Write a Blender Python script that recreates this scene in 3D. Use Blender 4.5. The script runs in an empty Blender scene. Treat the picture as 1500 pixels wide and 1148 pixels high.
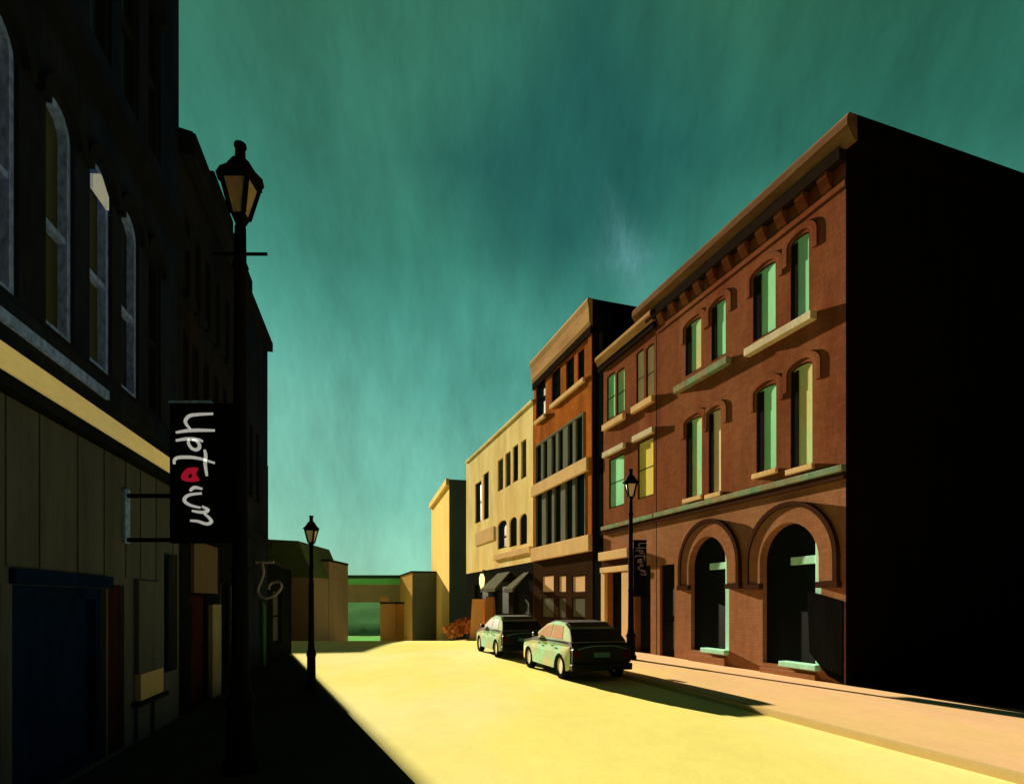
import bpy, bmesh, math, random
from mathutils import Vector, Matrix
from mathutils.geometry import tessellate_polygon
R = math.radians
random.seed(7)
sc = bpy.context.scene
C = sc.collection

# ------------------------------------------------------------------ camera, world, sun, exposure
F = 850.0                      # focal length in pixels of the 1500 px wide photograph
EYE = 2.0
cam = bpy.data.objects.new('camera', bpy.data.cameras.new('camera'))
C.objects.link(cam)
cam.data.sensor_width = 36
cam.data.lens = 36 * F / 1500
cam.data.shift_y = (880 - 574) / 1500
cam.data.clip_start = 0.1
cam.data.clip_end = 5000
cam.location = (0, 0, EYE)
cam.rotation_euler = (R(90), 0, 0)
sc.camera = cam

SUN_AZ = -25.2                 # degrees right of the view axis (negative: left), sun ahead of the camera
SUN_EL = 14.0
sd = Vector((math.sin(R(SUN_AZ)) * math.cos(R(SUN_EL)), math.cos(R(SUN_AZ)) * math.cos(R(SUN_EL)), math.sin(R(SUN_EL))))
sun = bpy.data.objects.new('sun', bpy.data.lights.new('sun', 'SUN'))
C.objects.link(sun)
sun.data.energy = 5.0
sun.data.angle = R(0.5)
sun.data.color = (1.0, 0.86, 0.60)
sun.rotation_euler = sd.to_track_quat('Z', 'Y').to_euler()

sc.view_settings.view_transform = 'Standard'
sc.view_settings.look = 'None'
sc.view_settings.gamma = 1
sc.view_settings.use_curve_mapping = False
EXPO = 1.8
sc.view_settings.exposure = EXPO

w = bpy.data.worlds.new('World')
sc.world = w
w.use_nodes = True
nt = w.node_tree
nt.nodes.clear()
def N(t, typ, **kw):
    n = t.nodes.new(typ)
    for k, v in kw.items():
        setattr(n, k, v)
    return n
def L(t, a, b):
    t.links.new(a, b)
def ramp(t, stops, interp='LINEAR'):
    n = N(t, 'ShaderNodeValToRGB')
    cr = n.color_ramp
    cr.interpolation = interp
    while len(cr.elements) < len(stops):
        cr.elements.new(0.5)
    for e, (p, c) in zip(cr.elements, stops):
        e.position = p
        e.color = (c[0], c[1], c[2], 1)
    return n
def mixc(t, mode, fac, a, b):
    n = N(t, 'ShaderNodeMix', data_type='RGBA', blend_type=mode)
    for sock, v in ((n.inputs[0], fac), (n.inputs[6], a), (n.inputs[7], b)):
        if isinstance(v, (int, float)):
            sock.default_value = v
        elif isinstance(v, tuple):
            sock.default_value = (v[0], v[1], v[2], 1)
        else:
            L(t, v, sock)
    return n.outputs[2]
def math_(t, op, a, b=None, c=None, clamp=False):
    n = N(t, 'ShaderNodeMath', operation=op, use_clamp=clamp)
    for i, v in enumerate((a, b, c)):
        if v is None:
            continue
        if isinstance(v, (int, float)):
            n.inputs[i].default_value = v
        else:
            L(t, v, n.inputs[i])
    return n.outputs[0]
def noise(t, vec, scale, detail=3, rough=0.55, sc_=(1, 1, 1), rot=(0, 0, 0)):
    mp = N(t, 'ShaderNodeMapping')
    mp.inputs['Scale'].default_value = sc_
    mp.inputs['Rotation'].default_value = rot
    L(t, vec, mp.inputs[0])
    n = N(t, 'ShaderNodeTexNoise')
    n.inputs['Scale'].default_value = scale
    n.inputs['Detail'].default_value = detail
    n.inputs['Roughness'].default_value = rough
    L(t, mp.outputs[0], n.inputs['Vector'])
    return n.outputs['Fac']
def srgb(r, g, b):
    f = lambda v: (v / 255 / 12.92) if v / 255 <= 0.04045 else ((v / 255 + 0.055) / 1.055) ** 2.4
    return (f(r), f(g), f(b))

tc = N(nt, 'ShaderNodeTexCoord')
vec = tc.outputs['Generated']
sep = N(nt, 'ShaderNodeSeparateXYZ')
L(nt, vec, sep.inputs[0])
z = sep.outputs[2]
big = noise(nt, vec, 1.6, 3, 0.5, (1, 1, 2.2), (0, R(35), 0))
elev = math_(nt, 'ADD', z, math_(nt, 'MULTIPLY', math_(nt, 'SUBTRACT', big, 0.5), 0.30))
grad = ramp(nt, [(0.0, srgb(134, 198, 170)), (0.12, srgb(124, 194, 170)), (0.25, srgb(108, 184, 164)), (0.36, srgb(88, 166, 150)), (0.46, srgb(68, 146, 130)),
                 (0.55, srgb(52, 122, 106)), (0.70, srgb(52, 112, 90)), (0.85, srgb(26, 66, 54)), (1.0, srgb(10, 26, 22))])
L(nt, elev, grad.inputs[0])
col = grad.outputs[0]
# right of the view the sky is a deeper, greener colour; a blue patch above the middle
az = math_(nt, 'DIVIDE', sep.outputs[0], math_(nt, 'MAXIMUM', sep.outputs[1], 0.05))
rt = math_(nt, 'MULTIPLY_ADD', az, 1.3, 0.1, clamp=True)
col = mixc(nt, 'MULTIPLY', math_(nt, 'MULTIPLY', rt, 0.85), col, (0.60, 0.66, 0.60))
bx = math_(nt, 'ABSOLUTE', math_(nt, 'SUBTRACT', az, 0.13))
bz = math_(nt, 'ABSOLUTE', math_(nt, 'SUBTRACT', z, 0.60))
bd = math_(nt, 'SUBTRACT', 1.0, math_(nt, 'ADD', math_(nt, 'MULTIPLY', bx, 2.6), math_(nt, 'MULTIPLY', bz, 4.0)), clamp=True)
bd = math_(nt, 'MULTIPLY', bd, math_(nt, 'MULTIPLY_ADD', big, 1.4, 0.35))
col = mixc(nt, 'MIX', math_(nt, 'MINIMUM', bd, 0.65), col, srgb(18, 76, 76))
# brushy streaks of thin cloud
s1 = noise(nt, vec, 2.6, 4, 0.6, (2.6, 1.0, 0.7), (0, R(38), 0))
s2 = noise(nt, vec, 9, 5, 0.7, (3.0, 1.0, 0.9), (0, R(48), 0))
s3 = noise(nt, vec, 55, 4, 0.75, (2.2, 1.0, 0.8), (0, R(-35), 0))
f = math_(nt, 'MULTIPLY_ADD', math_(nt, 'SUBTRACT', s1, 0.5), 1.15, 1.0)
f = math_(nt, 'ADD', f, math_(nt, 'MULTIPLY', math_(nt, 'SUBTRACT', s2, 0.5), 0.45))
f = math_(nt, 'ADD', f, math_(nt, 'MULTIPLY', math_(nt, 'SUBTRACT', s3, 0.5), 0.22))
cmb = N(nt, 'ShaderNodeCombineXYZ')
for i in range(3):
    L(nt, f, cmb.inputs[i])
col = mixc(nt, 'MULTIPLY', 1.0, col, cmb.outputs[0])
# a pale wisp low over the long roof
wx = math_(nt, 'ABSOLUTE', math_(nt, 'SUBTRACT', math_(nt, 'ADD', az, math_(nt, 'MULTIPLY', z, 0.45)), 0.425))
wz = math_(nt, 'ABSOLUTE', math_(nt, 'SUBTRACT', z, 0.50))
wd = math_(nt, 'SUBTRACT', 1.0, math_(nt, 'ADD', math_(nt, 'MULTIPLY', wx, 10), math_(nt, 'MULTIPLY', wz, 9)), clamp=True)
col = mixc(nt, 'MIX', math_(nt, 'MULTIPLY', math_(nt, 'MULTIPLY', wd, wd), math_(nt, 'MULTIPLY', math_(nt, 'MULTIPLY', s2, s3), 2.0)), col, srgb(105, 160, 165))
# unseen sky behind the viewer, darkened to deepen the shade
back = N(nt, 'ShaderNodeMapRange', interpolation_type='SMOOTHSTEP')
back.inputs[1].default_value = -0.15
back.inputs[2].default_value = 0.35
back.inputs[3].default_value = 0.06
back.inputs[4].default_value = 1.0
L(nt, sep.outputs[1], back.inputs[0])
cmb2 = N(nt, 'ShaderNodeCombineXYZ')
for i in range(3):
    L(nt, back.outputs[0], cmb2.inputs[i])
col = mixc(nt, 'MULTIPLY', 1.0, col, cmb2.outputs[0])
sky = N(nt, 'ShaderNodeTexSky', sky_type='NISHITA', sun_disc=False, sun_elevation=R(SUN_EL), sun_rotation=R(SUN_AZ))
bg1 = N(nt, 'ShaderNodeBackground')
bg1.inputs[1].default_value = 1.0 / 2 ** EXPO
L(nt, col, bg1.inputs[0])
bg2 = N(nt, 'ShaderNodeBackground')
bg2.inputs[1].default_value = 0.0004
L(nt, sky.outputs[0], bg2.inputs[0])
add = N(nt, 'ShaderNodeAddShader')
L(nt, bg1.outputs[0], add.inputs[0])
L(nt, bg2.outputs[0], add.inputs[1])
wo = N(nt, 'ShaderNodeOutputWorld')
L(nt, add.outputs[0], wo.inputs[0])

# ------------------------------------------------------------------ materials
M = {}
def mat(name, c, rough=0.85, var=0.3, stretch=(1, 1, 1), scale=1.5, bump=0.25, metallic=0.0, spec=0.0, coat=0.0,
        c2=None, brick=False, emit=None, sheen=0):
    m = bpy.data.materials.new(name)
    m.use_nodes = True
    t = m.node_tree
    b = t.nodes['Principled BSDF']
    co = N(t, 'ShaderNodeTexCoord').outputs['Object']
    n1 = noise(t, co, scale, 4, 0.6, stretch)
    n2 = noise(t, co, scale * 9, 3, 0.7, stretch, (0.3, 0.5, 0))
    f1 = math_(t, 'MULTIPLY_ADD', math_(t, 'SUBTRACT', n1, 0.5), 2.4 * var, 1.0)
    f2 = math_(t, 'MULTIPLY_ADD', math_(t, 'SUBTRACT', n2, 0.5), 1.3 * var, f1)
    k = N(t, 'ShaderNodeCombineXYZ')
    for i in range(3):
        L(t, f2, k.inputs[i])
    base = (c[0], c[1], c[2])
    if c2 is not None:
        r_ = ramp(t, [(0.38, c), (0.62, c2)])
        L(t, noise(t, co, scale * 0.6, 3, 0.6, stretch, (0.7, 0.2, 0.4)), r_.inputs[0])
        base = r_.outputs[0]
    out = mixc(t, 'MULTIPLY', 1.0, base, k.outputs[0])
    hgt = math_(t, 'ADD', n2, math_(t, 'MULTIPLY', noise(t, co, scale * 40, 2, 0.6, stretch), 0.5))
    if brick:
        mp = N(t, 'ShaderNodeMapping')
        mp.inputs['Rotation'].default_value = (R(90), 0, 0)
        L(t, co, mp.inputs[0])
        br = N(t, 'ShaderNodeTexBrick')
        br.inputs['Scale'].default_value = 1.0
        br.inputs['Brick Width'].default_value = 0.24
        br.inputs['Row Height'].default_value = 0.085
        br.inputs['Mortar Size'].default_value = 0.006
        br.inputs['Mortar Smooth'].default_value = 0.3
        br.inputs['Color1'].default_value = (1.0, 1.0, 1.0, 1)
        br.inputs['Color2'].default_value = (0.78, 0.74, 0.72, 1)
        br.inputs['Mortar'].default_value = (0.62, 0.62, 0.6, 1)
        L(t, mp.outputs[0], br.inputs[0])
        out = mixc(t, 'MULTIPLY', 0.65, out, br.outputs[0])
    L(t, out, b.inputs['Base Color'])
    b.inputs['Roughness'].default_value = rough
    b.inputs['Metallic'].default_value = metallic
    b.inputs['Specular IOR Level'].default_value = spec
    b.inputs['Coat Weight'].default_value = coat
    if emit:
        L(t, out, b.inputs['Emission Color'])
        b.inputs['Emission Strength'].default_value = emit
    if bump:
        bn = N(t, 'ShaderNodeBump')
        bn.inputs['Strength'].default_value = bump
        bn.inputs['Distance'].default_value = 0.02
        L(t, hgt, bn.inputs['Height'])
        L(t, bn.outputs[0], b.inputs['Normal'])
    M[name] = m
    return m
V = (1.6, 1.6, 0.5)    # vertical brush grain
mat('road', (0.76, 0.72, 0.34), 0.9, 0.13, (1, 0.5, 1), 0.4, 0.12, c2=(0.74, 0.69, 0.22))
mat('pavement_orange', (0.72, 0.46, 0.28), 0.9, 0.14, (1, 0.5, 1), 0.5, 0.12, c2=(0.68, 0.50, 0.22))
mat('pavement_shade', (0.035, 0.036, 0.032), 0.9, 0.5, (1, 0.5, 1), 0.8, 0.3)  # near-black so that the left side's shade sits in the paving colour
mat('alley_shadow_black', (0.005, 0.005, 0.005), 0.95, 0.5, (1, 0.5, 1), 0.8, 0.3)
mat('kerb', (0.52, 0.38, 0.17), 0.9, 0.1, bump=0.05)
mat('kerb_shade', (0.05, 0.05, 0.045), 0.9, 0.3)  # kerb darkened to match the painted shade of the paving
mat('earth', (0.10, 0.09, 0.05), 1.0, 0.3, scale=0.1)
mat('brick_red', (0.185, 0.054, 0.026), 0.85, 0.35, V, 0.5, 0.15, c2=(0.25, 0.095, 0.045), brick=True)
mat('brick_brown', (0.29, 0.125, 0.062), 0.85, 0.3, V, 0.5, 0.15, c2=(0.34, 0.16, 0.085), brick=True)
mat('brick_orange', (0.50, 0.15, 0.03), 0.85, 0.3, V, 0.8, 0.12, c2=(0.30, 0.095, 0.025), brick=True)
mat('end_black', (0.006, 0.006, 0.006), 0.9, 0.5, (2, 2, 0.3), 1.5, 0.2, spec=0.0)  # black puts the shade of the unlit end walls into colour
mat('stone_tan', (0.72, 0.48, 0.24), 0.85, 0.2, V, 0.9, 0.25)
mat('stone_pale', (0.62, 0.54, 0.38), 0.85, 0.25, V, 2.0, 0.25)
mat('stone_green', (0.17, 0.30, 0.19), 0.8, 0.4, V, 2.0, 0.25, c2=(0.30, 0.24, 0.15))
mat('cream', (0.92, 0.76, 0.36), 0.85, 0.24, V, 0.5, 0.25, c2=(0.80, 0.58, 0.24))
mat('cornice_tan', (0.60, 0.37, 0.18), 0.85, 0.2, (0.5, 2, 2), 0.8, 0.2, c2=(0.42, 0.23, 0.11))
mat('cornice_brown', (0.15, 0.075, 0.042), 0.85, 0.35, (0.5, 2, 2), 0.6, 0.2, c2=(0.30, 0.17, 0.09))
mat('cornice_shadow', (0.02, 0.013, 0.01), 0.9, 0.3, spec=0.0)  # shadow under the cornices painted as a dark colour
mat('hood_dark', (0.05, 0.022, 0.014), 0.9, 0.3)
mat('frame_dark', (0.012, 0.012, 0.012), 0.8, 0.3)
mat('frame_brown', (0.035, 0.018, 0.010), 0.8, 0.3)
mat('frame_teal', (0.40, 0.78, 0.62), 0.7, 0.25, V, 2)
mat('frame_grey', (0.16, 0.17, 0.13), 0.8, 0.3, V, 2)
mat('pane_sky_green', (0.36, 0.86, 0.50), 0.8, 0.2, V, 0.8, 0.05, c2=(0.30, 0.72, 0.46))  # green of the reflected sky painted into the pane colour
mat('pane_mixed', (0.30, 0.78, 0.46), 0.8, 0.3, V, 0.9, 0.05, c2=(0.80, 0.66, 0.28))  # painted sky-reflection green broken with yellow
mat('pane_cream', (0.80, 0.66, 0.45), 0.8, 0.2, V, 1.2, 0.05)
mat('pane_yellow', (0.78, 0.66, 0.16), 0.8, 0.25, V, 1.0, 0.05)
mat('pane_dark', (0.006, 0.008, 0.008), 0.5, 0.3, V, 1.0, 0.0, spec=0.02)
mat('pane_tan', (0.70, 0.45, 0.27), 0.8, 0.15, V, 1.0, 0.05)  # tan reflection painted into the shop panes
mat('pane_grey', (0.10, 0.10, 0.08), 0.8, 0.3, V, 1.0, 0.05)
mat('metal_black', (0.005, 0.005, 0.006), 0.9, 0.3, V, 4, 0.1, spec=0.02)
mat('lamp_glass', (0.42, 0.31, 0.22), 0.6, 0.5, V, 9, 0.1)
mat('lamp_glass_white', (0.80, 0.68, 0.60), 0.5, 0.2, V, 6, 0.1, spec=0.3)
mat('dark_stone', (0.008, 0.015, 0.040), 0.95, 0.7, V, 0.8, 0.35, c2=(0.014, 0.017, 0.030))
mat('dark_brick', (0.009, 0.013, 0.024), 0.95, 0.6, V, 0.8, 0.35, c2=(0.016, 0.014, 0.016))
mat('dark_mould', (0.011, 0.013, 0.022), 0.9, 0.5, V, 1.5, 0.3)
mat('blue_highlight', (0.20, 0.32, 0.95), 0.7, 0.9, (2, 2, 0.9), 9, 0.6)  # strong blue paints highlights on window frames and cornice edge
mat('white_highlight', (0.80, 0.85, 0.95), 0.7, 0.2, V, 5, 0.3, emit=0.03)  # small glow added to make a highlight of the white
mat('olive_pane', (0.035, 0.040, 0.018), 0.6, 0.5, V, 1.0, 0.05, spec=0.2)
mat('night_pane', (0.006, 0.008, 0.013), 0.45, 0.5, V, 1.0, 0.05, spec=0.2)
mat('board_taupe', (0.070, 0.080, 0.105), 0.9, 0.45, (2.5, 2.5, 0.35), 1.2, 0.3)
mat('fascia_ochre_glow', (0.92, 0.74, 0.32), 0.85, 0.2, (0.6, 2, 2), 1.0, 0.2, emit=0.04)  # slight glow added, standing in for light on the shaded fascia
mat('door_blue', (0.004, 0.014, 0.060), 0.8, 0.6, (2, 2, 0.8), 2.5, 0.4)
mat('door_maroon', (0.030, 0.010, 0.012), 0.8, 0.4, V, 2, 0.3)
mat('pale_strip', (0.20, 0.20, 0.16), 0.8, 0.4, (3, 3, 0.6), 3, 0.2)
mat('patch_reflection', (0.42, 0.34, 0.22), 0.8, 0.15, V, 2, 0.2)  # reflected light on the pier, put in as a paler colour
mat('sign_black', (0.006, 0.006, 0.007), 0.9, 0.4, V, 4, 0.3, spec=0.0)
mat('sign_white', (0.85, 0.84, 0.80), 0.8, 0.12, scale=8, bump=0.3, emit=0.10)
mat('sign_red', (0.45, 0.01, 0.03), 0.8, 0.2, scale=8, bump=0.3, emit=0.15)
mat('sign_purple', (0.28, 0.20, 0.30), 0.8, 0.3, scale=8, bump=0.3)
mat('bracket_blue', (0.22, 0.42, 1.0), 0.7, 0.8, scale=14, bump=0.6)
mat('scroll_iron', (0.22, 0.21, 0.30), 0.7, 0.35, scale=12, bump=0.3)
mat('kiosk_black', (0.006, 0.008, 0.008), 0.95, 0.4, V, 1.0, 0.2)
mat('green_strip', (0.04, 0.12, 0.05), 0.8, 0.3, V, 2, 0.2)
mat('roof_green', (0.09, 0.13, 0.06), 0.9, 0.25, scale=0.5)
mat('wall_far_brown', (0.26, 0.20, 0.14), 0.9, 0.2, V, 0.4)
mat('wall_far_orange', (0.42, 0.24, 0.085), 0.9, 0.2, V, 0.4)
mat('wall_far_yellow', (0.88, 0.56, 0.18), 0.9, 0.2, V, 0.3, c2=(0.85, 0.62, 0.24))
mat('wall_far_shade', (0.10, 0.13, 0.11), 0.95, 0.3, V, 0.4)  # darker copy painting the shaded ends of the far buildings
mat('girder', (0.22, 0.18, 0.13), 0.9, 0.3, scale=0.5)
mat('rail_green', (0.12, 0.48, 0.18), 0.9, 0.25, scale=0.5)
mat('rail_dark', (0.02, 0.05, 0.03), 0.9, 0.3, scale=0.5)
mat('grass', (0.13, 0.34, 0.13), 1.0, 0.3, scale=0.3, bump=0.5)
mat('grass_light', (0.14, 0.42, 0.12), 1.0, 0.25, scale=0.3, bump=0.5)
mat('roof_flat', (0.02, 0.02, 0.02), 0.95, 0.3)
mat('car_lit_green', (0.34, 0.66, 0.46), 0.7, 0.3, (1, 1, 1), 1.2, 0.03, c2=(0.62, 0.46, 0.26))  # pale colour paints the sunlit sides of the cars
mat('car_shade_dark', (0.006, 0.009, 0.011), 0.5, 0.3, scale=2, bump=0.02, spec=0.12)  # dark colour paints the shaded tail and roof of the same cars
mat('car_glass', (0.006, 0.010, 0.012), 0.3, 0.2, scale=2, bump=0.0, spec=0.2)
mat('car_glass_pale', (0.50, 0.30, 0.20), 0.8, 0.2, scale=2, bump=0.0)
mat('tyre', (0.010, 0.010, 0.010), 0.9, 0.3)
mat('rim', (0.62, 0.58, 0.48), 0.5, 0.2, metallic=0.3)
mat('light_red', (0.05, 0.005, 0.006), 0.4, 0.2)
mat('light_clear', (0.35, 0.65, 0.60), 0.3, 0.2)
mat('chrome', (0.06, 0.16, 0.15), 0.5, 0.2, metallic=0.0)
mat('awning_grey', (0.11, 0.11, 0.08), 0.9, 0.2, V, 2)
mat('orange_paint', (0.85, 0.42, 0.20), 0.8, 0.2, V, 2)
mat('rust_paint', (0.36, 0.15, 0.06), 0.8, 0.3, V, 2)
mat('lit_bulb', (1.0, 0.85, 0.30), 0.5, 0.1, bump=0, emit=0.45)
mat('warm_window', (0.75, 0.62, 0.30), 0.5, 0.2, bump=0, emit=0.10)

# ------------------------------------------------------------------ helpers
def new_empty(name, label, cat, mw=None, group=None):
    o = bpy.data.objects.new(name, None)
    C.objects.link(o)
    o['label'] = label
    o['category'] = cat
    if group:
        o['group'] = group
    if mw is not None:
        o.matrix_world = mw
    o.empty_display_size = 0.2
    return o
class MB:
    def __init__(self):
        self.v, self.f = [], []
    def add(self, vs, fs):
        b = len(self.v)
        self.v += [tuple(q) for q in vs]
        self.f += [tuple(b + i for i in q) for q in fs]
        return self
    def box(self, x0, x1, y0, y1, z0, z1):
        x0, x1 = min(x0, x1), max(x0, x1)
        y0, y1 = min(y0, y1), max(y0, y1)
        z0, z1 = min(z0, z1), max(z0, z1)
        return self.add([(x0, y0, z0), (x1, y0, z0), (x1, y1, z0), (x0, y1, z0), (x0, y0, z1), (x1, y0, z1), (x1, y1, z1), (x0, y1, z1)],
                        [(0, 3, 2, 1), (4, 5, 6, 7), (0, 1, 5, 4), (1, 2, 6, 5), (2, 3, 7, 6), (3, 0, 4, 7)])
    def prism(self, pts, axis, a0, a1):
        """closed outline pts (2D) extruded along axis ('x','y','z') from a0 to a1"""
        def P(q, a):
            return {'x': (a, q[0], q[1]), 'y': (q[0], a, q[1]), 'z': (q[0], q[1], a)}[axis]
        n = len(pts)
        vs = [P(q, a0) for q in pts] + [P(q, a1) for q in pts]
        tris = tessellate_polygon([[Vector((q[0], q[1], 0)) for q in pts]])
        fs = [tuple(t) for t in tris] + [tuple(n + i for i in reversed(t)) for t in tris]
        fs += [(i, (i + 1) % n, n + (i + 1) % n, n + i) for i in range(n)]
        return self.add(vs, fs)
    def ring(self, a, b, y0, y1):
        """band between two loops a (outer) and b (inner) of (x,z) points, thick from y0 to y1"""
        n = len(a)
        vs = [(p[0], y1, p[1]) for p in a] + [(p[0], y1, p[1]) for p in b] + [(p[0], y0, p[1]) for p in a] + [(p[0], y0, p[1]) for p in b]
        fs = []
        for i in range(n):
            j = (i + 1) % n
            fs += [(i, j, n + j, n + i), (2 * n + i, 3 * n + i, 3 * n + j, 2 * n + j), (i, 2 * n + i, 2 * n + j, j), (n + i, n + j, 3 * n + j, 3 * n + i)]
        return self.add(vs, fs)
    def strip(self, a, b, y0, y1):
        """open band between polylines a and b"""
        n = len(a)
        vs = [(p[0], y1, p[1]) for p in a] + [(p[0], y1, p[1]) for p in b] + [(p[0], y0, p[1]) for p in a] + [(p[0], y0, p[1]) for p in b]
        fs = []
        for i in range(n - 1):
            j = i + 1
            fs += [(i, j, n + j, n + i), (2 * n + i, 3 * n + i, 3 * n + j, 2 * n + j), (i, 2 * n + i, 2 * n + j, j), (n + i, n + j, 3 * n + j, 3 * n + i)]
        fs += [(0, n, 3 * n, 2 * n), (n - 1, 3 * n - 1, 4 * n - 1, 2 * n - 1)]
        fs[-1] = (n - 1, 2 * n + n - 1, 3 * n + n - 1, n + n - 1)
        return self.add(vs, fs)
    def lathe(self, prof, seg=20, cx=0, cy=0, sq=None):
        """prof: list of (r,z)"""
        vs, fs = [], []
        for r, zz in prof:
            for k in range(seg):
                a = 2 * math.pi * k / seg + (math.pi / seg if sq else 0)
                vs.append((cx + r * math.cos(a), cy + r * math.sin(a), zz))
        for i in range(len(prof) - 1):
            for k in range(seg):
                k2 = (k + 1) % seg
                fs.append((i * seg + k, i * seg + k2, (i + 1) * seg + k2, (i + 1) * seg + k))
        fs.append(tuple(reversed(range(seg))))
        fs.append(tuple((len(prof) - 1) * seg + k for k in range(seg)))
        return self.add(vs, fs)
    def tube(self, pts, r, seg=8):
        pts = [Vector(p) for p in pts]
        vs, fs = [], []
        up = Vector((0.13, 0.21, 0.97))
        for i, p in enumerate(pts):
            t = (pts[min(i + 1, len(pts) - 1)] - pts[max(i - 1, 0)]).normalized()
            a = t.cross(up)
            if a.length < 1e-3:
                a = t.cross(Vector((1, 0, 0)))
            a.normalize()
            b = t.cross(a)
            rr = r[i] if isinstance(r, (list, tuple)) else r
            for k in range(seg):
                q = 2 * math.pi * k / seg
                vs.append(p + a * math.cos(q) * rr + b * math.sin(q) * rr)
        for i in range(len(pts) - 1):
            for k in range(seg):
                k2 = (k + 1) % seg
                fs.append((i * seg + k, i * seg + k2, (i + 1) * seg + k2, (i + 1) * seg + k))
        fs.append(tuple(range(seg)))
        fs.append(tuple((len(pts) - 1) * seg + k for k in reversed(range(seg))))
        return self.add(vs, fs)
    def build(self, name, m, parent=None, bevel=0, label=None, smooth=False):
        me = bpy.data.meshes.new(name)
        me.from_pydata(self.v, [], self.f)
        bm = bmesh.new()
        bm.from_mesh(me)
        bmesh.ops.recalc_face_normals(bm, faces=bm.faces)
        bm.to_mesh(me)
        bm.free()
        me.materials.append(M[m] if isinstance(m, str) else m)
        if smooth:
            for p in me.polygons:
                p.use_smooth = True
        o = bpy.data.objects.new(name, me)
        C.objects.link(o)
        if parent is not None:
            o.parent = parent
        if bevel:
            b = o.modifiers.new('bevel', 'BEVEL')
            b.width = bevel
            b.segments = 2
            b.limit_method = 'ANGLE'
            b.angle_limit = R(40)
        if label:
            o['label'] = label
        return o
def tag(o, label, cat, group=None):
    o['label'] = label
    o['category'] = cat
    if group:
        o['group'] = group
    return o
def ease(o):
    """slight hand-made irregularity"""
    return o

def at(x, y, d):
    return Vector(((x - 750) / F * d, d, EYE + (880 - y) / F * d))
# ground profile: level to the crest, then falling away down the hill
CREST = 26.0
def gz(d):
    if d < CREST: return 0.0
    if d < 34: return -0.085 * (d - CREST) ** 2 / 16
    if d < 74: return -0.34 - 0.085 * (d - 34)
    return -3.74

class Fac:
    """a facade line given by two columns of the picture and their depths; local x runs along T, local y is the outward normal"""
    def __init__(s, dx, xa, xb, right=True):
        s.dx = dx
        pa, pb = Vector(((xa - 750) / F * dx(xa), dx(xa), 0)), Vector(((xb - 750) / F * dx(xb), dx(xb), 0))
        # right row: origin at the near corner xa, T away.  left row: origin at the far corner xb, T towards the camera
        if right:
            s.o, s.t = pa, (pb - pa).normalized()
        else:
            s.o, s.t = pb, (pa - pb).normalized()
        s.len = (pb - pa).length
        s.n = Vector((-s.t.y, s.t.x, 0))
        s.mw = Matrix.Translation(s.o) @ Matrix((( s.t.x, s.n.x, 0), (s.t.y, s.n.y, 0), (0, 0, 1))).to_4x4()
    def s(s, x):
        p = Vector(((x - 750) / F * s.dx(x), s.dx(x), 0))
        return (p - s.o).dot(s.t)
    def z(s, x, y):
        return EYE + (880 - y) / F * s.dx(x)
dR = lambda x: 13.08 * 780 / (x - 465)          # right facades
dL = lambda x: 1700 / (0.62 * (550 - x))        # left facades

def loop(s0, s1, z0, z1, rise=0.0, n=10):
    """outline of an opening, (x,z) points, anticlockwise from lower left; the head rises by `rise` (arched) above z1"""
    if s0 > s1: s0, s1 = s1, s0
    pts = [(s0, z0), (s1, z0), (s1, z1)]
    if rise > 0:
        c, a = (s0 + s1) / 2, (s1 - s0) / 2
        for k in range(1, n):
            q = math.pi * k / n
            pts.append((c + a * math.cos(q), z1 + rise * math.sin(q)))
    pts.append((s0, z1))
    return pts
def wall(name, m, root, length, z0, z1, holes, rv, thick=0.0, parent=None):
    """front wall at y=0 with holes and reveals running back rv"""
    outer = [(0, z0), (length, z0), (length, z1), (0, z1)]
    loops = [outer] + holes
    vs = []
    for lp in loops:
        vs += [Vector((p[0], 0, p[1])) for p in lp]
    tl = [[Vector((p[0], p[1], 0)) for p in lp] for lp in loops]
    mb = MB()
    mb.add(vs, [tuple(t) for t in tessellate_polygon(tl)])
    for lp in holes:
        n = len(lp)
        mb.add([(p[0], 0, p[1]) for p in lp] + [(p[0], -rv, p[1]) for p in lp], [(i, (i + 1) % n, n + (i + 1) % n, n + i) for i in range(n)])
    return mb.build(name, m, root)
def shell(m, root, length, depth, z0, z1, name='side_wall', y=-0.0):
    """the other three sides, butted behind the front"""
    mb = MB()
    e = 0.0
    mb.add([(0, y, z0), (0, -depth, z0), (0, -depth, z1), (0, y, z1), (length, y, z0), (length, -depth, z0), (length, -depth, z1), (length, y, z1)],
           [(0, 1, 2, 3), (4, 7, 6, 5), (1, 5, 6, 2)])
    return mb.build(name, m, root)
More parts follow.
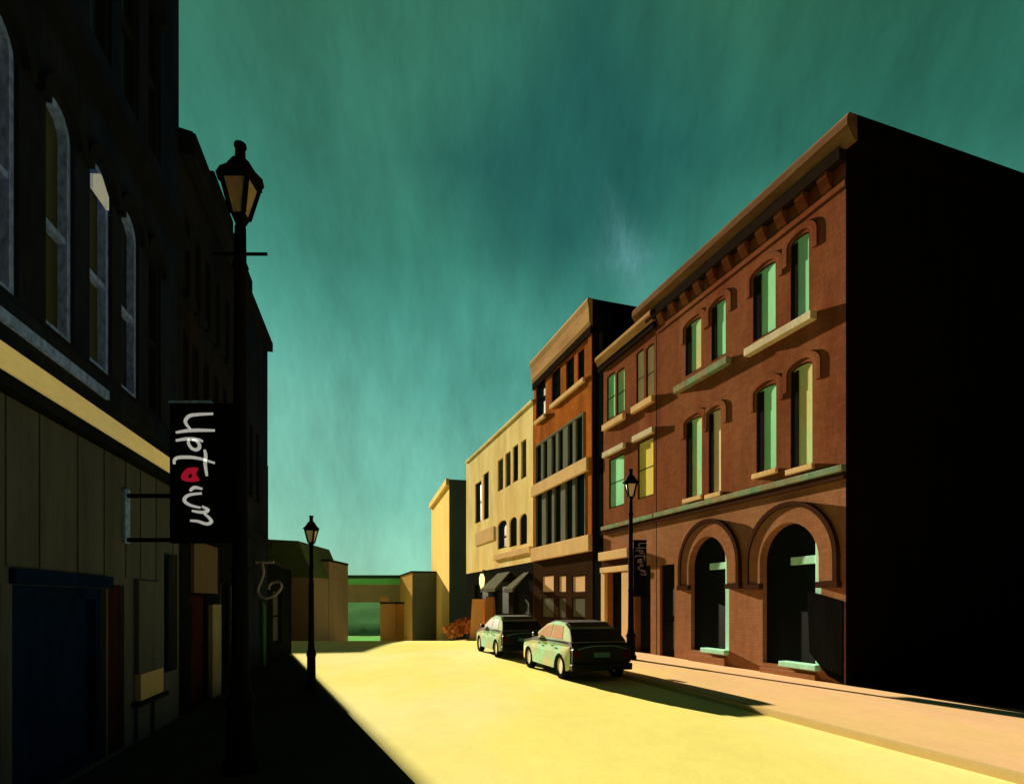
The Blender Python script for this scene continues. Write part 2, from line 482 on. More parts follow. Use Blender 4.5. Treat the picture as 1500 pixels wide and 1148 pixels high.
def window(root, s0, s1, z0, z1, rise, rv, pane, frame, fw=0.06, rail=True, mull=0, sill=None, name='window', hood=None, depth_f=0.05, label=None):
    lo = loop(s0, s1, z0, z1, rise)
    k = fw
    lo2 = loop(min(s0, s1) + k, max(s0, s1) - k, z0 + k, z1 - (0 if rise else k), max(0, rise - k) if rise else 0)
    fr = MB()
    fr.ring(lo, lo2, -rv, -rv + depth_f)
    a, b = min(s0, s1), max(s0, s1)
    if rail:
        zm = (z0 + z1) / 2
        fr.box(a + k, b - k, -rv + 0.005, -rv + depth_f - 0.008, zm - 0.03, zm + 0.03)
    for i in range(mull):
        xm = a + (b - a) * (i + 1) / (mull + 1)
        fr.box(xm - 0.03, xm + 0.03, -rv + 0.006, -rv + depth_f + 0.004, z0 + k, z1)
    o = fr.build(name, frame, root, label=label)
    p = MB()
    p.add([(q[0], -rv + 0.012, q[1]) for q in lo2], [tuple(t) for t in tessellate_polygon([[Vector((q[0], q[1], 0)) for q in lo2]])])
    p.build('pane', pane, o)
    if sill:
        MB().box(a - 0.08, b + 0.08, 0.002, 0.10, z0 - 0.14, z0 - 0.005).build('sill', sill, o, bevel=0.012)
    return o
def cornice(root, x0, x1, z1, h, p, m, name='cornice', drop=0.25, dark='cornice_shadow', ret0=True, d=8):
    """moulded cornice: sloping fascia over a bed mould coloured as its shadow"""
    prof = [(0.003, z1 - h), (p * 0.55, z1 - h), (p * 0.75, z1 - h * 0.72), (p, z1 - h * 0.45), (p, z1 - 0.06), (p * 0.8, z1), (0.003, z1)]
    MB().prism(prof, 'x', x0, x1).build(name, m, root)
    MB().box(x0, x1, 0.003, p * 0.42, z1 - h - drop, z1 - h - 0.003).build('bed_shadow_mould', dark, root)

# ------------------------------------------------------------------ ground, road, pavements
ds = [-30, -12, -4, 0, 4, 8, 12, 16, 20, 23, 25, 26] + [26 + 0.8 * i for i in range(1, 11)] + [38, 44, 50, 56, 62, 68, 74, 78, 90, 140]
def band(name, m, fa, fb, dz, kind='structure', thick=0.0, dl=ds, nx=1):
    mb = MB()
    rows = []
    vs = []
    for d in dl:
        a, b = fa(d), fb(d)
        for k in range(nx + 1):
            vs.append((a + (b - a) * k / nx, d, gz(d) + dz))
    fs = []
    w_ = nx + 1
    for i in range(len(dl) - 1):
        for k in range(nx):
            q = i * w_ + k
            fs.append((q, q + 1, q + w_ + 1, q + w_))
    mb.add(vs, fs)
    if thick:
        n = len(dl)
        for side, fn in ((0, fa), (1, fb)):
            vs2 = [(fn(d), d, gz(d) + dz) for d in dl] + [(fn(d), d, gz(d) + dz - thick) for d in dl]
            mb.add(vs2, [(i, i + 1, n + i + 1, n + i) for i in range(n - 1)])
    o = mb.build(name, m)
    o['kind'] = kind
    return o
kr = lambda d: 7.55 - 0.294 * d
kl = lambda d: -1.118 - 0.2353 * d
fr_ = lambda d: 12.0 - 0.3353 * d
fl_ = lambda d: -3.23 - 0.2353 * d
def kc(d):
    # the left kerb: parallel to the road behind the viewer, then along the cast shadow's edge, where dark paving stands in for shade
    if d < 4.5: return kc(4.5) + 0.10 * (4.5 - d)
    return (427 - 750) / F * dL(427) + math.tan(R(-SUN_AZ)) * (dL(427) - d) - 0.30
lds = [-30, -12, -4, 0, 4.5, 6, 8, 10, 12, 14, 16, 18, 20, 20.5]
far = [-300] + ds + [300, 2500]
g = band('ground', 'earth', lambda d: -1500, lambda d: 1500, -0.16, dl=far)
r_far = [d for d in ds]
band('road', 'road', lambda d: min(kl(d) + 0.12, 40), lambda d: kr(d) - 0.14, -0.0, nx=1)
band('kerb_right', 'kerb', lambda d: kr(d) - 0.14, lambda d: kr(d), 0.10, thick=0.2)
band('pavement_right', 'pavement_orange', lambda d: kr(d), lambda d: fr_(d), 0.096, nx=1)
band('alley_shadow', 'alley_shadow_black', lambda d: fr_(d), lambda d: 60, 0.092, nx=1)  # ground blackened to stand in for the end wall's shadow
band('kerb_left', 'kerb_shade', kc, lambda d: kc(d) + 0.12, 0.10, thick=0.2, dl=lds)
band('pavement_left', 'pavement_shade', lambda d: fl_(d) - 12, kc, 0.096, dl=lds)
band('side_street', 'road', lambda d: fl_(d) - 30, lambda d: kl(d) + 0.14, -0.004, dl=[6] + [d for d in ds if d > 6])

# ------------------------------------------------------------------ right row: big red brick building
def brick_A():
    f = Fac(dR, 1239, 962)
    root = new_empty('brick_building', 'tall red brick corner building with two big arches and an end wall coloured black as shade', 'building', f.mw)
    H = f.z(1245, 178) - 0.05
    zb = f.z(1245, 684)          # string course
    W = f.len
    rv = 0.055
    wins = []
    def w(xa, xb, yt, yb, xr, rise, pane, sill=None):
        d = f.dx(xr)
        z1, z0 = EYE + (880 - yt) / F * d, EYE + (880 - yb) / F * d
        wins.append((f.s(xa), f.s(xb), z0, z1 - rise, rise, pane, sill))
    # upper floor pair, pair
    w(1136, 1103, 392, 492, 1118, 0.10, 'pane_sky_green')
    w(1185, 1158, 345, 464, 1172, 0.10, 'pane_sky_green')
    w(1027, 1004, 470, 545, 1015, 0.08, 'pane_mixed')
    w(1063, 1042, 442, 524, 1052, 0.08, 'pane_sky_green')
    # lower floor
    w(1137, 1108, 565, 690, 1122, 0.10, 'pane_sky_green', 'stone_tan')
    w(1190, 1158, 532, 683, 1175, 0.12, 'pane_mixed', 'stone_tan')
    w(1028, 1005, 612, 728, 1016, 0.08, 'pane_mixed', 'stone_tan')
    w(1056, 1038, 600, 722, 1047, 0.08, 'pane_cream', 'stone_tan')
    holes = [loop(a, b, c, d, r) for a, b, c, d, r, p, s in wins]
    zs = zb - 0.02
    wall('upper_wall', 'brick_red', root, W, zs, H, holes, rv)
    for a, b, c, d, r, p, s in wins:
        o_ = window(root, a, b, c, d, r, rv, p, 'frame_dark', fw=0.035, sill=s, rail=False, depth_f=0.02)
        wd_ = abs(b - a)
        MB().box(max(a, b) - wd_ * 0.34, max(a, b) - 0.036, -rv + 0.021, -rv + 0.04, c + 0.036, d).build('jamb_shadow', 'frame_dark', o_)  # dark strip painting the far jamb's shadow on the pane
        # raised brick hood over each opening
        m_, h_ = (a + b) / 2, abs(b - a) / 2
        pa, pb = [], []
        for k in range(11):
            q = math.pi * k / 10
            pa.append((m_ + (h_ + 0.26) * math.cos(q), d + (r + 0.26) * math.sin(q)))
            pb.append((m_ + (h_ + 0.10) * math.cos(q), d + (r + 0.10) * math.sin(q)))
        pa = [(pa[0][0], d - 0.45)] + pa + [(pa[-1][0], d - 0.45)]
        pb = [(pb[0][0], d - 0.45)] + pb + [(pb[-1][0], d - 0.45)]
        MB().strip(pa, pb, 0.002, 0.03).build('hood_mould', 'brick_red', root, bevel=0.01)
    # shared sills of the upper pairs
    for xa, xb, yy, xr, mm in ((1197, 1098, 487, 1150, 'stone_pale'), (1072, 994, 549, 1033, 'stone_green')):
        zc = EYE + (880 - yy) / F * f.dx(xr)
        MB().box(f.s(xa), f.s(xb), 0.002, 0.20, zc - 0.13, zc + 0.08).build('sill', mm, root, bevel=0.015)
    # ground floor with arches
    arches = []
    def arch(xa, xb, ytop, ybot):
        a, b = f.s(xa), f.s(xb)
        xm = (xa + xb) / 2 + 4
        d = f.dx(xm)
        zt, z0 = EYE + (880 - ytop) / F * d, EYE + (880 - ybot) / F * d
        rise = abs(b - a) / 2
        arches.append((a, b, max(z0, 0.35), zt - rise, rise))
    arch(1203, 1117, 765, 985)
    arch(1068, 1012, 785, 955)
    rv2 = 0.15
    door = (f.s(988), f.s(938), 0.10, f.z(963, 828))
    # the dark side doorway beside the near arch
    h2 = [loop(a, b, c, d, r, 16) for a, b, c, d, r in arches] + [loop(door[0], min(door[1], W - 0.2), door[2], door[3])]
    wall('ground_floor_wall', 'brick_brown', root, W, -1.0, zs - 0.002, h2, rv2)
    panes = ['pane_dark', 'pane_dark']
    for (a, b, c, d, r), pn in zip(arches, panes):
        lo = loop(a, b, c, d, r, 16)
        bk = MB()
        bk.add([(q[0], -rv2 + 0.01, q[1]) for q in lo], [tuple(t) for t in tessellate_polygon([[Vector((q[0], q[1], 0)) for q in lo]])])
        win = MB()
        # frame: near jamb and transom stand forward and catch the sun
        s0, s1 = min(a, b), max(a, b)
        win.box(s0 + 0.02, s0 + 0.20, -rv2 + 0.02, -0.03, c, d + r * 0.45)
        win.box(s0 + 0.20, s0 + 0.20 + (s1 - s0) * 0.42, -rv2 + 0.02, -0.06, d - 0.10, d + 0.10)
        o = win.build('window', 'frame_teal', root, bevel=0.01)
        bk.build('pane', pn, o)
        MB().box(s0 + 0.02, s0 + (s1 - s0) * 0.62, -rv2 + 0.02, 0.16, c - 0.02, c + 0.12).build('sill', 'frame_teal', o, bevel=0.02)
        # arch ring of raised brick and its dark hood line
        cx, ra = (s0 + s1) / 2, (s1 - s0) / 2
        def arc(rr, drop, n=22):
            pts = [(cx + rr * math.cos(math.pi * k / n), d + rr * math.sin(math.pi * k / n)) for k in range(n + 1)]
            return [(cx + rr, d - drop)] + pts + [(cx - rr, d - drop)]
        MB().strip(arc(ra + 0.42, 0.55), arc(ra + 0.0, 0.55), 0.002, 0.09).build('arch_ring', 'brick_brown', root, bevel=0.01)
        MB().strip(arc(ra + 0.54, 0.55), arc(ra + 0.425, 0.55), 0.002, 0.13).build('hood_mould', 'hood_dark', root)
        # capital line where the ring meets its piers
        for e in (-1, 1):
            xx = cx + e * (ra + 0.27)
            MB().box(xx - 0.30, xx + 0.30, 0.004, 0.15, d - 0.70, d - 0.555).build('impost', 'hood_dark', root)
        MB().box(s0 + (s1 - s0) * 0.05, s1, 0.004, 0.10, 0.09, c - 0.12).build('plinth', 'brick_brown', root)
    # door leaf in the dark doorway
    a, b = door[0], min(door[1], W - 0.2)
    dm = MB().box(a, b, -rv2, -rv2 + 0.05, 0.1, door[3])
    dr = dm.build('door', 'frame_dark', root)
    for zz in ((0.35, 1.3), (1.5, 2.4)):
        MB().box(a + 0.12, b - 0.12, -rv2 + 0.052, -rv2 + 0.07, *zz).build('door_panel', 'pane_dark', dr)
    MB().lathe([(0.03, 0), (0.035, 0.02), (0.02, 0.05)], 10, a + 0.14, -rv2 + 0.09).build('handle', 'metal_black', dr).location = (0, 0, 1.1)
    # string course
    MB().box(-0.02, W, 0.002, 0.14, zb - 0.08, zb + 0.08).build('string_course', 'stone_green', root, bevel=0.02)
    MB().box(-0.02, W, 0.002, 0.09, zb - 0.24, zb - 0.082).build('string_course_shadow', 'hood_dark', root)  # dark band painting the shadow below the course
    # big cornice with corbels
    hc = 0.52
    prof = [(0.003, H - hc), (0.10, H - hc), (0.20, H - hc * 0.7), (0.30, H - hc * 0.45), (0.30, H - 0.05), (0.24, H + 0.05), (0.003, H + 0.05)]
    MB().prism(prof, 'x', -0.3, W + 1.2).build('cornice', 'cornice_brown', root)
    MB().box(-0.02, W + 0.4, 0.003, 0.22, H - hc - 0.26, H - hc - 0.002).build('bed_shadow_mould', 'cornice_shadow', root)
    nb = 11
    for i in range(nb):
        xs = 0.5 + (W - 0.9) * i / (nb - 1)
        pr = [(0.004, H - hc - 0.265), (0.19, H - hc - 0.265), (0.18, H - hc - 0.36), (0.10, H - hc - 0.52), (0.004, H - hc - 0.64)]
        MB().prism(pr, 'x', xs - 0.14, xs + 0.14).build('corbel', 'brick_red', root)
    # frieze under the corbels
    MB().box(0.0, W, 0.002, 0.035, H - hc - 0.80, H - hc - 0.645).build('frieze', 'brick_red', root)
    # end wall return of the cornice (the face towards the viewer)
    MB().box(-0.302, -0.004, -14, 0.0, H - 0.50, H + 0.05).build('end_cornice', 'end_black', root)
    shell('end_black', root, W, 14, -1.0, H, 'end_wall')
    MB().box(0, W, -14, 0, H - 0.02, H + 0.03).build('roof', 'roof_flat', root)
    # downpipe near the corner and a dark sheet painting a cast shadow low on the pier
    pan = [(0.05, 2.0), (1.05, 2.25), (0.98, 0.75), (0.45, 0.25), (0.05, 0.12)]
    MB().prism([(p[0], p[1]) for p in pan], 'y', 0.004, 0.05).build('corner_shadow', 'end_black', root)
    return root
brick_A()

def brick_A2():
    f = Fac(dR, 961, 884)
    root = new_empty('brick_building', 'lower red brick building with yellow and green windows behind the lamp post', 'building', f.mw)
    H = f.z(950, 466)
    zb = f.z(1245, 684) + 0.0
    d0 = Fac(dR, 1245, 962)
    zb = EYE + (880 - 684) / F * dR(1245)
    W = f.len
    rv = 0.07
    wins = []
    def w(xa, xb, yt, yb, rise, pane, sill=None):
        d = f.dx((xa + xb) / 2)
        z1, z0 = EYE + (880 - yt) / F * d, EYE + (880 - yb) / F * d
        wins.append((f.s(xa), f.s(xb), z0, z1 - rise, rise, pane, sill))
    w(958, 946, 505, 583, 0.08, 'pane_cream')
    w(943, 932, 513, 590, 0.08, 'pane_cream')
    w(915, 903, 540, 605, 0.08, 'pane_mixed')
    w(901, 889, 547, 613, 0.08, 'pane_sky_green')
    w(957, 934, 643, 728, 0.0, 'pane_yellow')
    w(914, 892, 668, 742, 0.0, 'pane_sky_green')
    holes = [loop(a, b, c, d, r) for a, b, c, d, r, p, s in wins]
    wall('upper_wall', 'brick_red', root, W, zb - 0.02, H, holes, rv)
    for a, b, c, d, r, p, s in wins:
        window(root, a, b, c, d, r, rv, p, 'frame_dark', fw=0.05, depth_f=0.02)
    for xa, xb, yy in ((960, 929, 592), (917, 886, 618)):
        zc = EYE + (880 - yy) / F * f.dx((xa + xb) / 2)
        MB().box(max(0.02, f.s(xa)), f.s(xb), 0.002, 0.16, zc - 0.14, zc + 0.10).build('sill', 'stone_tan', root, bevel=0.015)
    for xa, xb, yy in ((960, 930, 637), (917, 886, 660)):
        zc = EYE + (880 - yy) / F * f.dx((xa + xb) / 2)
        MB().box(max(0.02, f.s(xa)), f.s(xb), 0.002, 0.14, zc - 0.10, zc + 0.12).build('lintel', 'stone_pale', root, bevel=0.015)
    # portal opening
    dz = f.z(897, 838)
    op = [loop(f.s(953), f.s(930), 0.1, f.z(940, 828)), loop(f.s(915), f.s(890), 0.1, dz)]
    wall('ground_floor_wall', 'brick_brown', root, W, -1.0, zb - 0.022, op, 0.3)
    for i, (xa, xb, zt) in enumerate(((953, 930, f.z(940, 828)), (915, 890, dz))):
        dr = MB().box(f.s(xa), f.s(xb), -0.3, -0.25, 0.1, zt).build('door', 'frame_dark', root)
        MB().box(f.s(xa) + 0.15, f.s(xb) - 0.15, -0.248, -0.235, 1.0, zt - 0.2).build('pane', 'pane_dark', dr)
    # tan portal surround
    for xa, xb in ((925, 915), (890, 884.6)):
        MB().box(f.s(xa), f.s(xb), 0.002, 0.14, 0.1, dz).build('pilaster', 'stone_tan', root, bevel=0.01)
    ze = f.z(897, 800)
    MB().box(f.s(926), W - 0.01, 0.002, 0.18, dz + 0.003, dz + 0.22).build('architrave', 'stone_tan', root, bevel=0.01)
    MB().box(f.s(926), W - 0.01, 0.002, 0.10, dz + 0.223, dz + 0.50).build('portal_frieze', 'hood_dark', root)
    MB().box(f.s(927), W - 0.01, 0.002, 0.26, dz + 0.503, dz + 0.85).build('portal_cornice', 'stone_tan', root, bevel=0.02)
    MB().box(0.005, W, 0.002, 0.14, zb - 0.08, zb + 0.08).build('string_course', 'stone_green', root, bevel=0.02)
    MB().box(0.005, W, 0.002, 0.09, zb - 0.24, zb - 0.082).build('string_course_shadow', 'hood_dark', root)  # painted shadow band under the course, as next door
    cornice(root, 0.005, W + 0.3, H + 0.05, 0.38, 0.26, 'cornice_tan')
    shell('end_black', root, W, 12, -1.0, H - 0.01, 'end_wall')
    MB().box(0, W, -12, 0, H - 0.03, H).build('roof', 'roof_flat', root)
brick_A2()

def orange_B():
    prot = 0.22
    f = Fac(dR, 868, 782)
    root = new_empty('brick_building', 'orange brick building with grey bay windows and a deep tan cornice', 'building')
    mw = f.mw.copy()
    # widen the near end so that it meets its neighbour: origin stays on the common street line, front stands slightly proud
    root.matrix_world = Matrix.Translation(f.n * prot * 0.0) @ mw
    H = f.z(868, 438)
    W = f.len
    # near part between x=884 and x=868 is the return of the proud front
    rv = 0.12
    def zz(x, y): return f.z(x, y)
    wins = []
    for xa, xb, yt, yb in ((856, 846, 512, 566), (841, 829, 524, 574), (821, 808, 540, 585), (799, 785, 556, 610)):
        xm = (xa + xb) / 2
        wins.append((f.s(xa), f.s(xb), zz(xm, yb), zz(xm, yt)))
    bay1 = (f.s(855), f.s(784.5), zz(820, 692), zz(820, 628))
    bay2 = (f.s(858), f.s(784.5), zz(820, 798), zz(820, 706))
    shop = (f.s(860), f.s(785), 0.0 + gz(29), zz(820, 838))
    holes = [loop(*q) for q in wins] + [loop(*bay1), loop(*bay2)]
    ztop_shop = zz(820, 806) - 0.02
    wall('upper_wall', 'brick_orange', root, W, ztop_shop, H, holes, rv)
    for q in wins:
        window(root, q[0], q[1], q[2], q[3], 0, rv, 'pane_dark', 'frame_dark', fw=0.06)
    for bay, nm in ((bay1, 6), (bay2, 5)):
        fr = MB()
        a, b, c, d = bay
        fr.ring(loop(a, b, c, d), loop(a + 0.08, b - 0.08, c + 0.08, d - 0.08), -rv, 0.03)
        n = nm
        for i in range(1, n):
            xm = a + (b - a) * i / n
            wd = 0.16 if i % 2 else 0.28
            fr.box(xm - wd, xm + wd, -rv + 0.01, 0.01, c + 0.08, d - 0.08)
        o = fr.build('bay_window', 'frame_grey', root)
        MB().box(a + 0.08, b - 0.08, -rv, -rv + 0.02, c + 0.08, d - 0.08).build('pane', 'pane_dark', o)
    for xa, xb, yy, h, m in ((858, 808, 573, 0.22, 'stone_tan'), (800, 785, 612, 0.2, 'stone_tan')):
        z_ = zz((xa + xb) / 2, yy)
        MB().box(f.s(xa), f.s(xb), 0.002, 0.14, z_ - h, z_).build('sill', m, root, bevel=0.02)
    z_ = bay1[2]
    MB().box(f.s(864), W - 0.01, 0.032, 0.17, z_ - 0.62, z_ - 0.01).build('sill_band', 'stone_tan', root, bevel=0.02)
    z_ = ztop_shop
    MB().box(0.01, W - 0.01, 0.002, 0.20, z_ - 0.30, z_ + 0.42).build('shop_fascia', 'stone_tan', root, bevel=0.02)
    for xa in (867, 862):
        pass
    MB().box(0.0, f.s(863), 0.002, 0.05, ztop_shop + 0.44, H - 1.5).build('corner_strip', 'brick_orange', root)
    # shopfront
    sf = ztop_shop - 0.302
    zf = gz(30) - 0.1
    hs = []
    px = [(857, 838), (829, 818), (811, 794)]
    for xa, xb in px:
        hs.append(loop(f.s(xa), f.s(xb), zz((xa + xb) / 2, 868), zz((xa + xb) / 2, 842)))
        hs.append(loop(f.s(xa), f.s(xb), zz((xa + xb) / 2, 905), zz((xa + xb) / 2, 874)))
    wall('shopfront_wall', 'frame_brown', root, W, -2.0, sf, hs, 0.05)
    for i, h in enumerate(hs):
        xs = [p[0] for p in h]; zs = [p[1] for p in h]
        window(root, min(xs), max(xs), min(zs), max(zs), 0, 0.05, 'pane_tan' if i % 2 == 0 else 'pane_grey', 'frame_brown', fw=0.05, rail=False, depth_f=0.03, name='shop_window')
    # cornice
    hc = 1.15
    prof = [(0.003, H - hc), (0.10, H - hc), (0.16, H - hc * 0.85), (0.20, H - hc * 0.3), (0.26, H - 0.08), (0.22, H + 0.04), (0.003, H + 0.04)]
    MB().prism(prof, 'x', 0.0, W).build('cornice', 'cornice_tan', root)
    MB().box(0.0, W, 0.003, 0.10, H - hc - 0.35, H - hc - 0.002).build('bed_shadow_mould', 'cornice_shadow', root)
    shell('end_black', root, W, 11, -2.0, H, 'end_wall')
    # dark fill that paints the shade between the two fronts
    MB().box(-0.9, -0.003, -0.5, -0.02, -1.0, H - 1.0).build('corner_shade', 'end_black', root)
    MB().box(0, W, -11, 0, H - 0.02, H + 0.02).build('roof', 'roof_flat', root)
orange_B()

def cream_C():
    f = Fac(dR, 781, 683)
    root = new_empty('cream_building', 'pale yellow rendered building with arched windows, third along the sunlit row', 'building', f.mw)
    H = f.z(781, 586)
    W = f.len
    rv = 0.14
    zz = f.z
    rects = []
    def w(xa, xb, yt, yb, rise=0.0, xr=None):
        xm = xr or (xa + xb) / 2
        rects.append((f.s(xa), f.s(xb), zz(xm, yb), zz(xm, yt) - rise, rise))
    w(716, 708, 692, 760); w(705, 696, 706, 765)
    w(771, 763, 644, 700); w(759, 751, 652, 705); w(748, 740, 662, 712); w(737, 729, 672, 718)
    w(772, 761, 752, 797, 0.3); w(757, 746, 757, 800, 0.3); w(742, 729, 762, 803, 0.3)
    zsh = zz(750, 828)
    wall('upper_wall', 'cream', root, W, zsh, H, [loop(*q) for q in rects], rv)
    panes = ['pane_dark', 'pane_dark', 'pane_grey', 'pane_dark', 'pane_grey', 'pane_grey', 'pane_dark', 'pane_dark', 'pane_dark']
    for q, p in zip(rects, panes):
        window(root, *q, rv, p, 'frame_brown' if p == 'pane_dark' else 'frame_grey', fw=0.09)
    MB().box(f.s(778), f.s(725), 0.002, 0.12, zz(752, 815), zz(752, 806)).build('sill_band', 'stone_tan', root, bevel=0.02)
    MB().box(f.s(724), f.s(697), 0.002, 0.06, zz(710, 795), zz(710, 776)).build('tan_panel', 'stone_tan', root)
    MB().box(0.01, W, 0.002, 0.10, H - 0.10, H + 0.06).build('coping', 'cream', root, bevel=0.02)
    # dark shop below
    hs = [loop(f.s(775), f.s(752), -1.0, zz(763, 845)), loop(f.s(745), f.s(722), -1.0, zz(733, 850)), loop(f.s(715), f.s(695), -1.2, zz(705, 856))]
    wall('shopfront_wall', 'frame_dark', root, W, -3.0, zsh - 0.002, hs, 0.2)
    for h in hs:
        xs = [p[0] for p in h]; z2 = [p[1] for p in h]
        window(root, min(xs), max(xs), min(z2), max(z2), 0, 0.2, 'pane_dark', 'frame_dark', fw=0.08, name='shop_window')
    shell('wall_far_shade', root, W, 12, -3.0, H, 'side_wall')
    MB().box(0, W, -12, 0, H - 0.02, H + 0.02).build('roof', 'roof_flat', root)
cream_C()

def tower_D():
    dD = lambda x: 62.0 * (177 / 140.0) ** ((658 - x) / 26.0)
    f = Fac(dD, 658, 632)
    root = new_empty('narrow_building', 'tall narrow building with a yellow sunlit front at the far end of the sunlit row', 'building', f.mw)
    H = EYE + (880 - 702) / F * 62.0
    W = f.len
    wall('front_wall', 'wall_far_yellow', root, W, -7, H, [], 0.1)
    shell('wall_far_shade', root, W, 12, -7, H, 'side_wall')
    MB().box(-0.1, W, 0.003, 0.35, H - 0.6, H + 0.1).build('parapet', 'wall_far_yellow', root, bevel=0.05)
    MB().box(0, W, -12, 0, H - 0.02, H + 0.02).build('roof', 'roof_flat', root)
tower_D()

# ------------------------------------------------------------------ left row
def left_one():
    f = Fac(dL, -60, 262, right=False)
    root = new_empty('stone_building', 'tall dark shopfront building filling the left edge, with an ochre fascia strip', 'building', f.mw)
    Wn = 22.0
    zz = f.z
    H = 15.5
    z_shop = 4.20
    rv = 0.14
    hol = []
    def dd(d): return (Vector((fl_(d), d, 0)) - f.o).dot(f.t)
    rows = []
    cols = [(8.25, 8.72, 'night_pane', 'dark_mould'), (7.37, 7.92, 'night_pane', 'blue_highlight'), (6.55, 7.10, 'olive_pane', 'blue_highlight'), (5.68, 6.22, 'olive_pane', 'blue_highlight'),
            (4.75, 5.25, 'night_pane', 'blue_highlight'), (3.8, 4.3, 'night_pane', 'blue_highlight'), (2.8, 3.3, 'night_pane', 'blue_highlight'), (1.8, 2.3, 'night_pane', 'blue_highlight')]
    for d0, d1, p, fr in cols:
        rows.append((dd(d0), dd(d1), 4.72, 6.85, 0.26, p, fr))
        rows.append((dd(d0), dd(d1), 8.5, 10.7, 0.26, 'night_pane', 'dark_mould'))
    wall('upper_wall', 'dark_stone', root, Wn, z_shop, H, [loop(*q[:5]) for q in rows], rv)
    for i, q in enumerate(rows):
        o = window(root, *q[:5], rv, q[5], q[6], fw=0.07, depth_f=0.10)
        m_, h_, d, r = (q[0] + q[1]) / 2, abs(q[1] - q[0]) / 2, q[3], q[4]
        pa = [(m_ + (h_ + 0.17) * math.cos(math.pi * k / 10), d + (r + 0.17) * math.sin(math.pi * k / 10)) for k in range(11)]
        pb = [(m_ + (h_ + 0.04) * math.cos(math.pi * k / 10), d + (r + 0.04) * math.sin(math.pi * k / 10)) for k in range(11)]
        MB().strip(pa, pb, 0.002, 0.07).build('hood_mould', 'dark_mould', o)
    # arched fanlight whose glow paints a bright highlight
    q = rows[4]
    a, b = min(q[0], q[1]), max(q[0], q[1])
    MB().prism([(a + 0.08, 6.72), (b - 0.08, 6.72), (b - 0.08, 6.88), ((a + b) / 2, 7.02), (a + 0.08, 6.88)], 'y', -0.03, 0.0).build('fanlight', 'white_highlight', root, label='white arched fanlight glowing as a highlight')
    # mouldings between floors
    MB().box(0, Wn, 0.002, 0.16, 7.75, 7.95).build('band_course', 'dark_mould', root)
    MB().box(0, Wn, 0.002, 0.22, 4.22, 4.50).build('shop_cornice', 'dark_stone', root, bevel=0.03)
    MB().box(dd(6.4), Wn, 0.222, 0.26, 4.235, 4.33).build('cornice_highlight', 'blue_highlight', root)  # painted highlight along the moulding
    MB().box(0.0, Wn, 0.002, 0.12, 3.94, 4.17).build('fascia_strip', 'fascia_ochre_glow', root, bevel=0.02)
    MB().box(0.0, Wn, 0.002, 0.13, 3.80, 3.917).build('fascia_bead', 'dark_mould', root)
    # ground floor wall with openings, board panel above
    ops = []
    door_big = (dd(5.15), dd(6.95), 0.12, 2.15)
    win2 = (dd(8.85), dd(9.45), 0.9, 2.75)
    op3 = (dd(3.6), dd(5.0), 0.6, 2.15)
    red = (dd(7.0), dd(7.45), 0.12, 2.2)
    hs = [loop(*door_big), loop(*win2), loop(*op3), loop(*red)]
    wall('ground_floor_wall', 'board_taupe', root, Wn, -0.5, 3.798, hs, 0.18)
    for i in range(34):
        xs = 0.35 + i * 0.62 + random.uniform(-0.15, 0.15)
        if xs > 9: break
        MB().box(xs, xs + random.uniform(0.010, 0.02), 0.003, 0.012, 2.30, 3.79).build('board_batten', 'board_taupe', root)
    dr = MB().ring(loop(*door_big), loop(min(door_big[:2]) + 0.12, max(door_big[:2]) - 0.12, 0.24, 2.03), -0.18, -0.06).build('door', 'door_blue', root)
    MB().box(min(door_big[:2]) + 0.12, max(door_big[:2]) - 0.12, -0.16, -0.14, 0.24, 2.03).build('door_panel', 'door_blue', dr)
    MB().tube([(min(door_big[:2]) + 0.2, -0.03, 0.9), (min(door_big[:2]) + 0.2, -0.03, 1.3)], 0.015).build('handle', 'metal_black', dr)
    MB().box(min(door_big[:2]) - 0.05, max(door_big[:2]) + 0.05, 0.002, 0.06, 2.153, 2.29).build('door_lintel', 'door_blue', root)
    MB().box(min(red[:2]), max(red[:2]), -0.10, -0.05, 0.12, 2.2).build('red_post', 'door_maroon', root)
    window(root, *win2, 0, 0.18, 'night_pane', 'door_blue', fw=0.07)
    window(root, *op3, 0, 0.18, 'warm_window', 'door_blue', fw=0.12, label='shop window with a dim warm light')
    # pier with a painted patch of reflected light and panels below it
    pa_, pb_ = dd(8.62), dd(7.75)
    MB().box(pa_, pb_, 0.004, 0.06, 1.02, 2.28).build('pier', 'board_taupe', root)
    MB().box(pa_ + 0.02, pb_ - 0.02, 0.004, 0.075, 0.66, 1.015).build('reflection_patch', 'patch_reflection', root)
    MB().box(pa_ - 0.08, pb_ + 0.1, 0.004, 0.12, 0.60, 0.655).build('ledge', 'dark_mould', root)
    MB().box(pb_ - 0.38, pb_, 0.004, 0.05, 0.12, 0.59).build('plinth_panel', 'board_taupe', root)
    MB().box(pa_, pa_ + 0.3, 0.004, 0.05, 0.12, 0.59).build('plinth_panel', 'board_taupe', root)
    shell('dark_stone', root, Wn, 8, -0.5, H, 'side_wall')
    MB().box(0, Wn, -8, 0, H - 0.02, H + 0.05).build('roof', 'roof_flat', root)
    MB().box(0, Wn, 0.003, 0.2, H - 0.5, H + 0.05).build('cornice', 'dark_mould', root)
left_one()

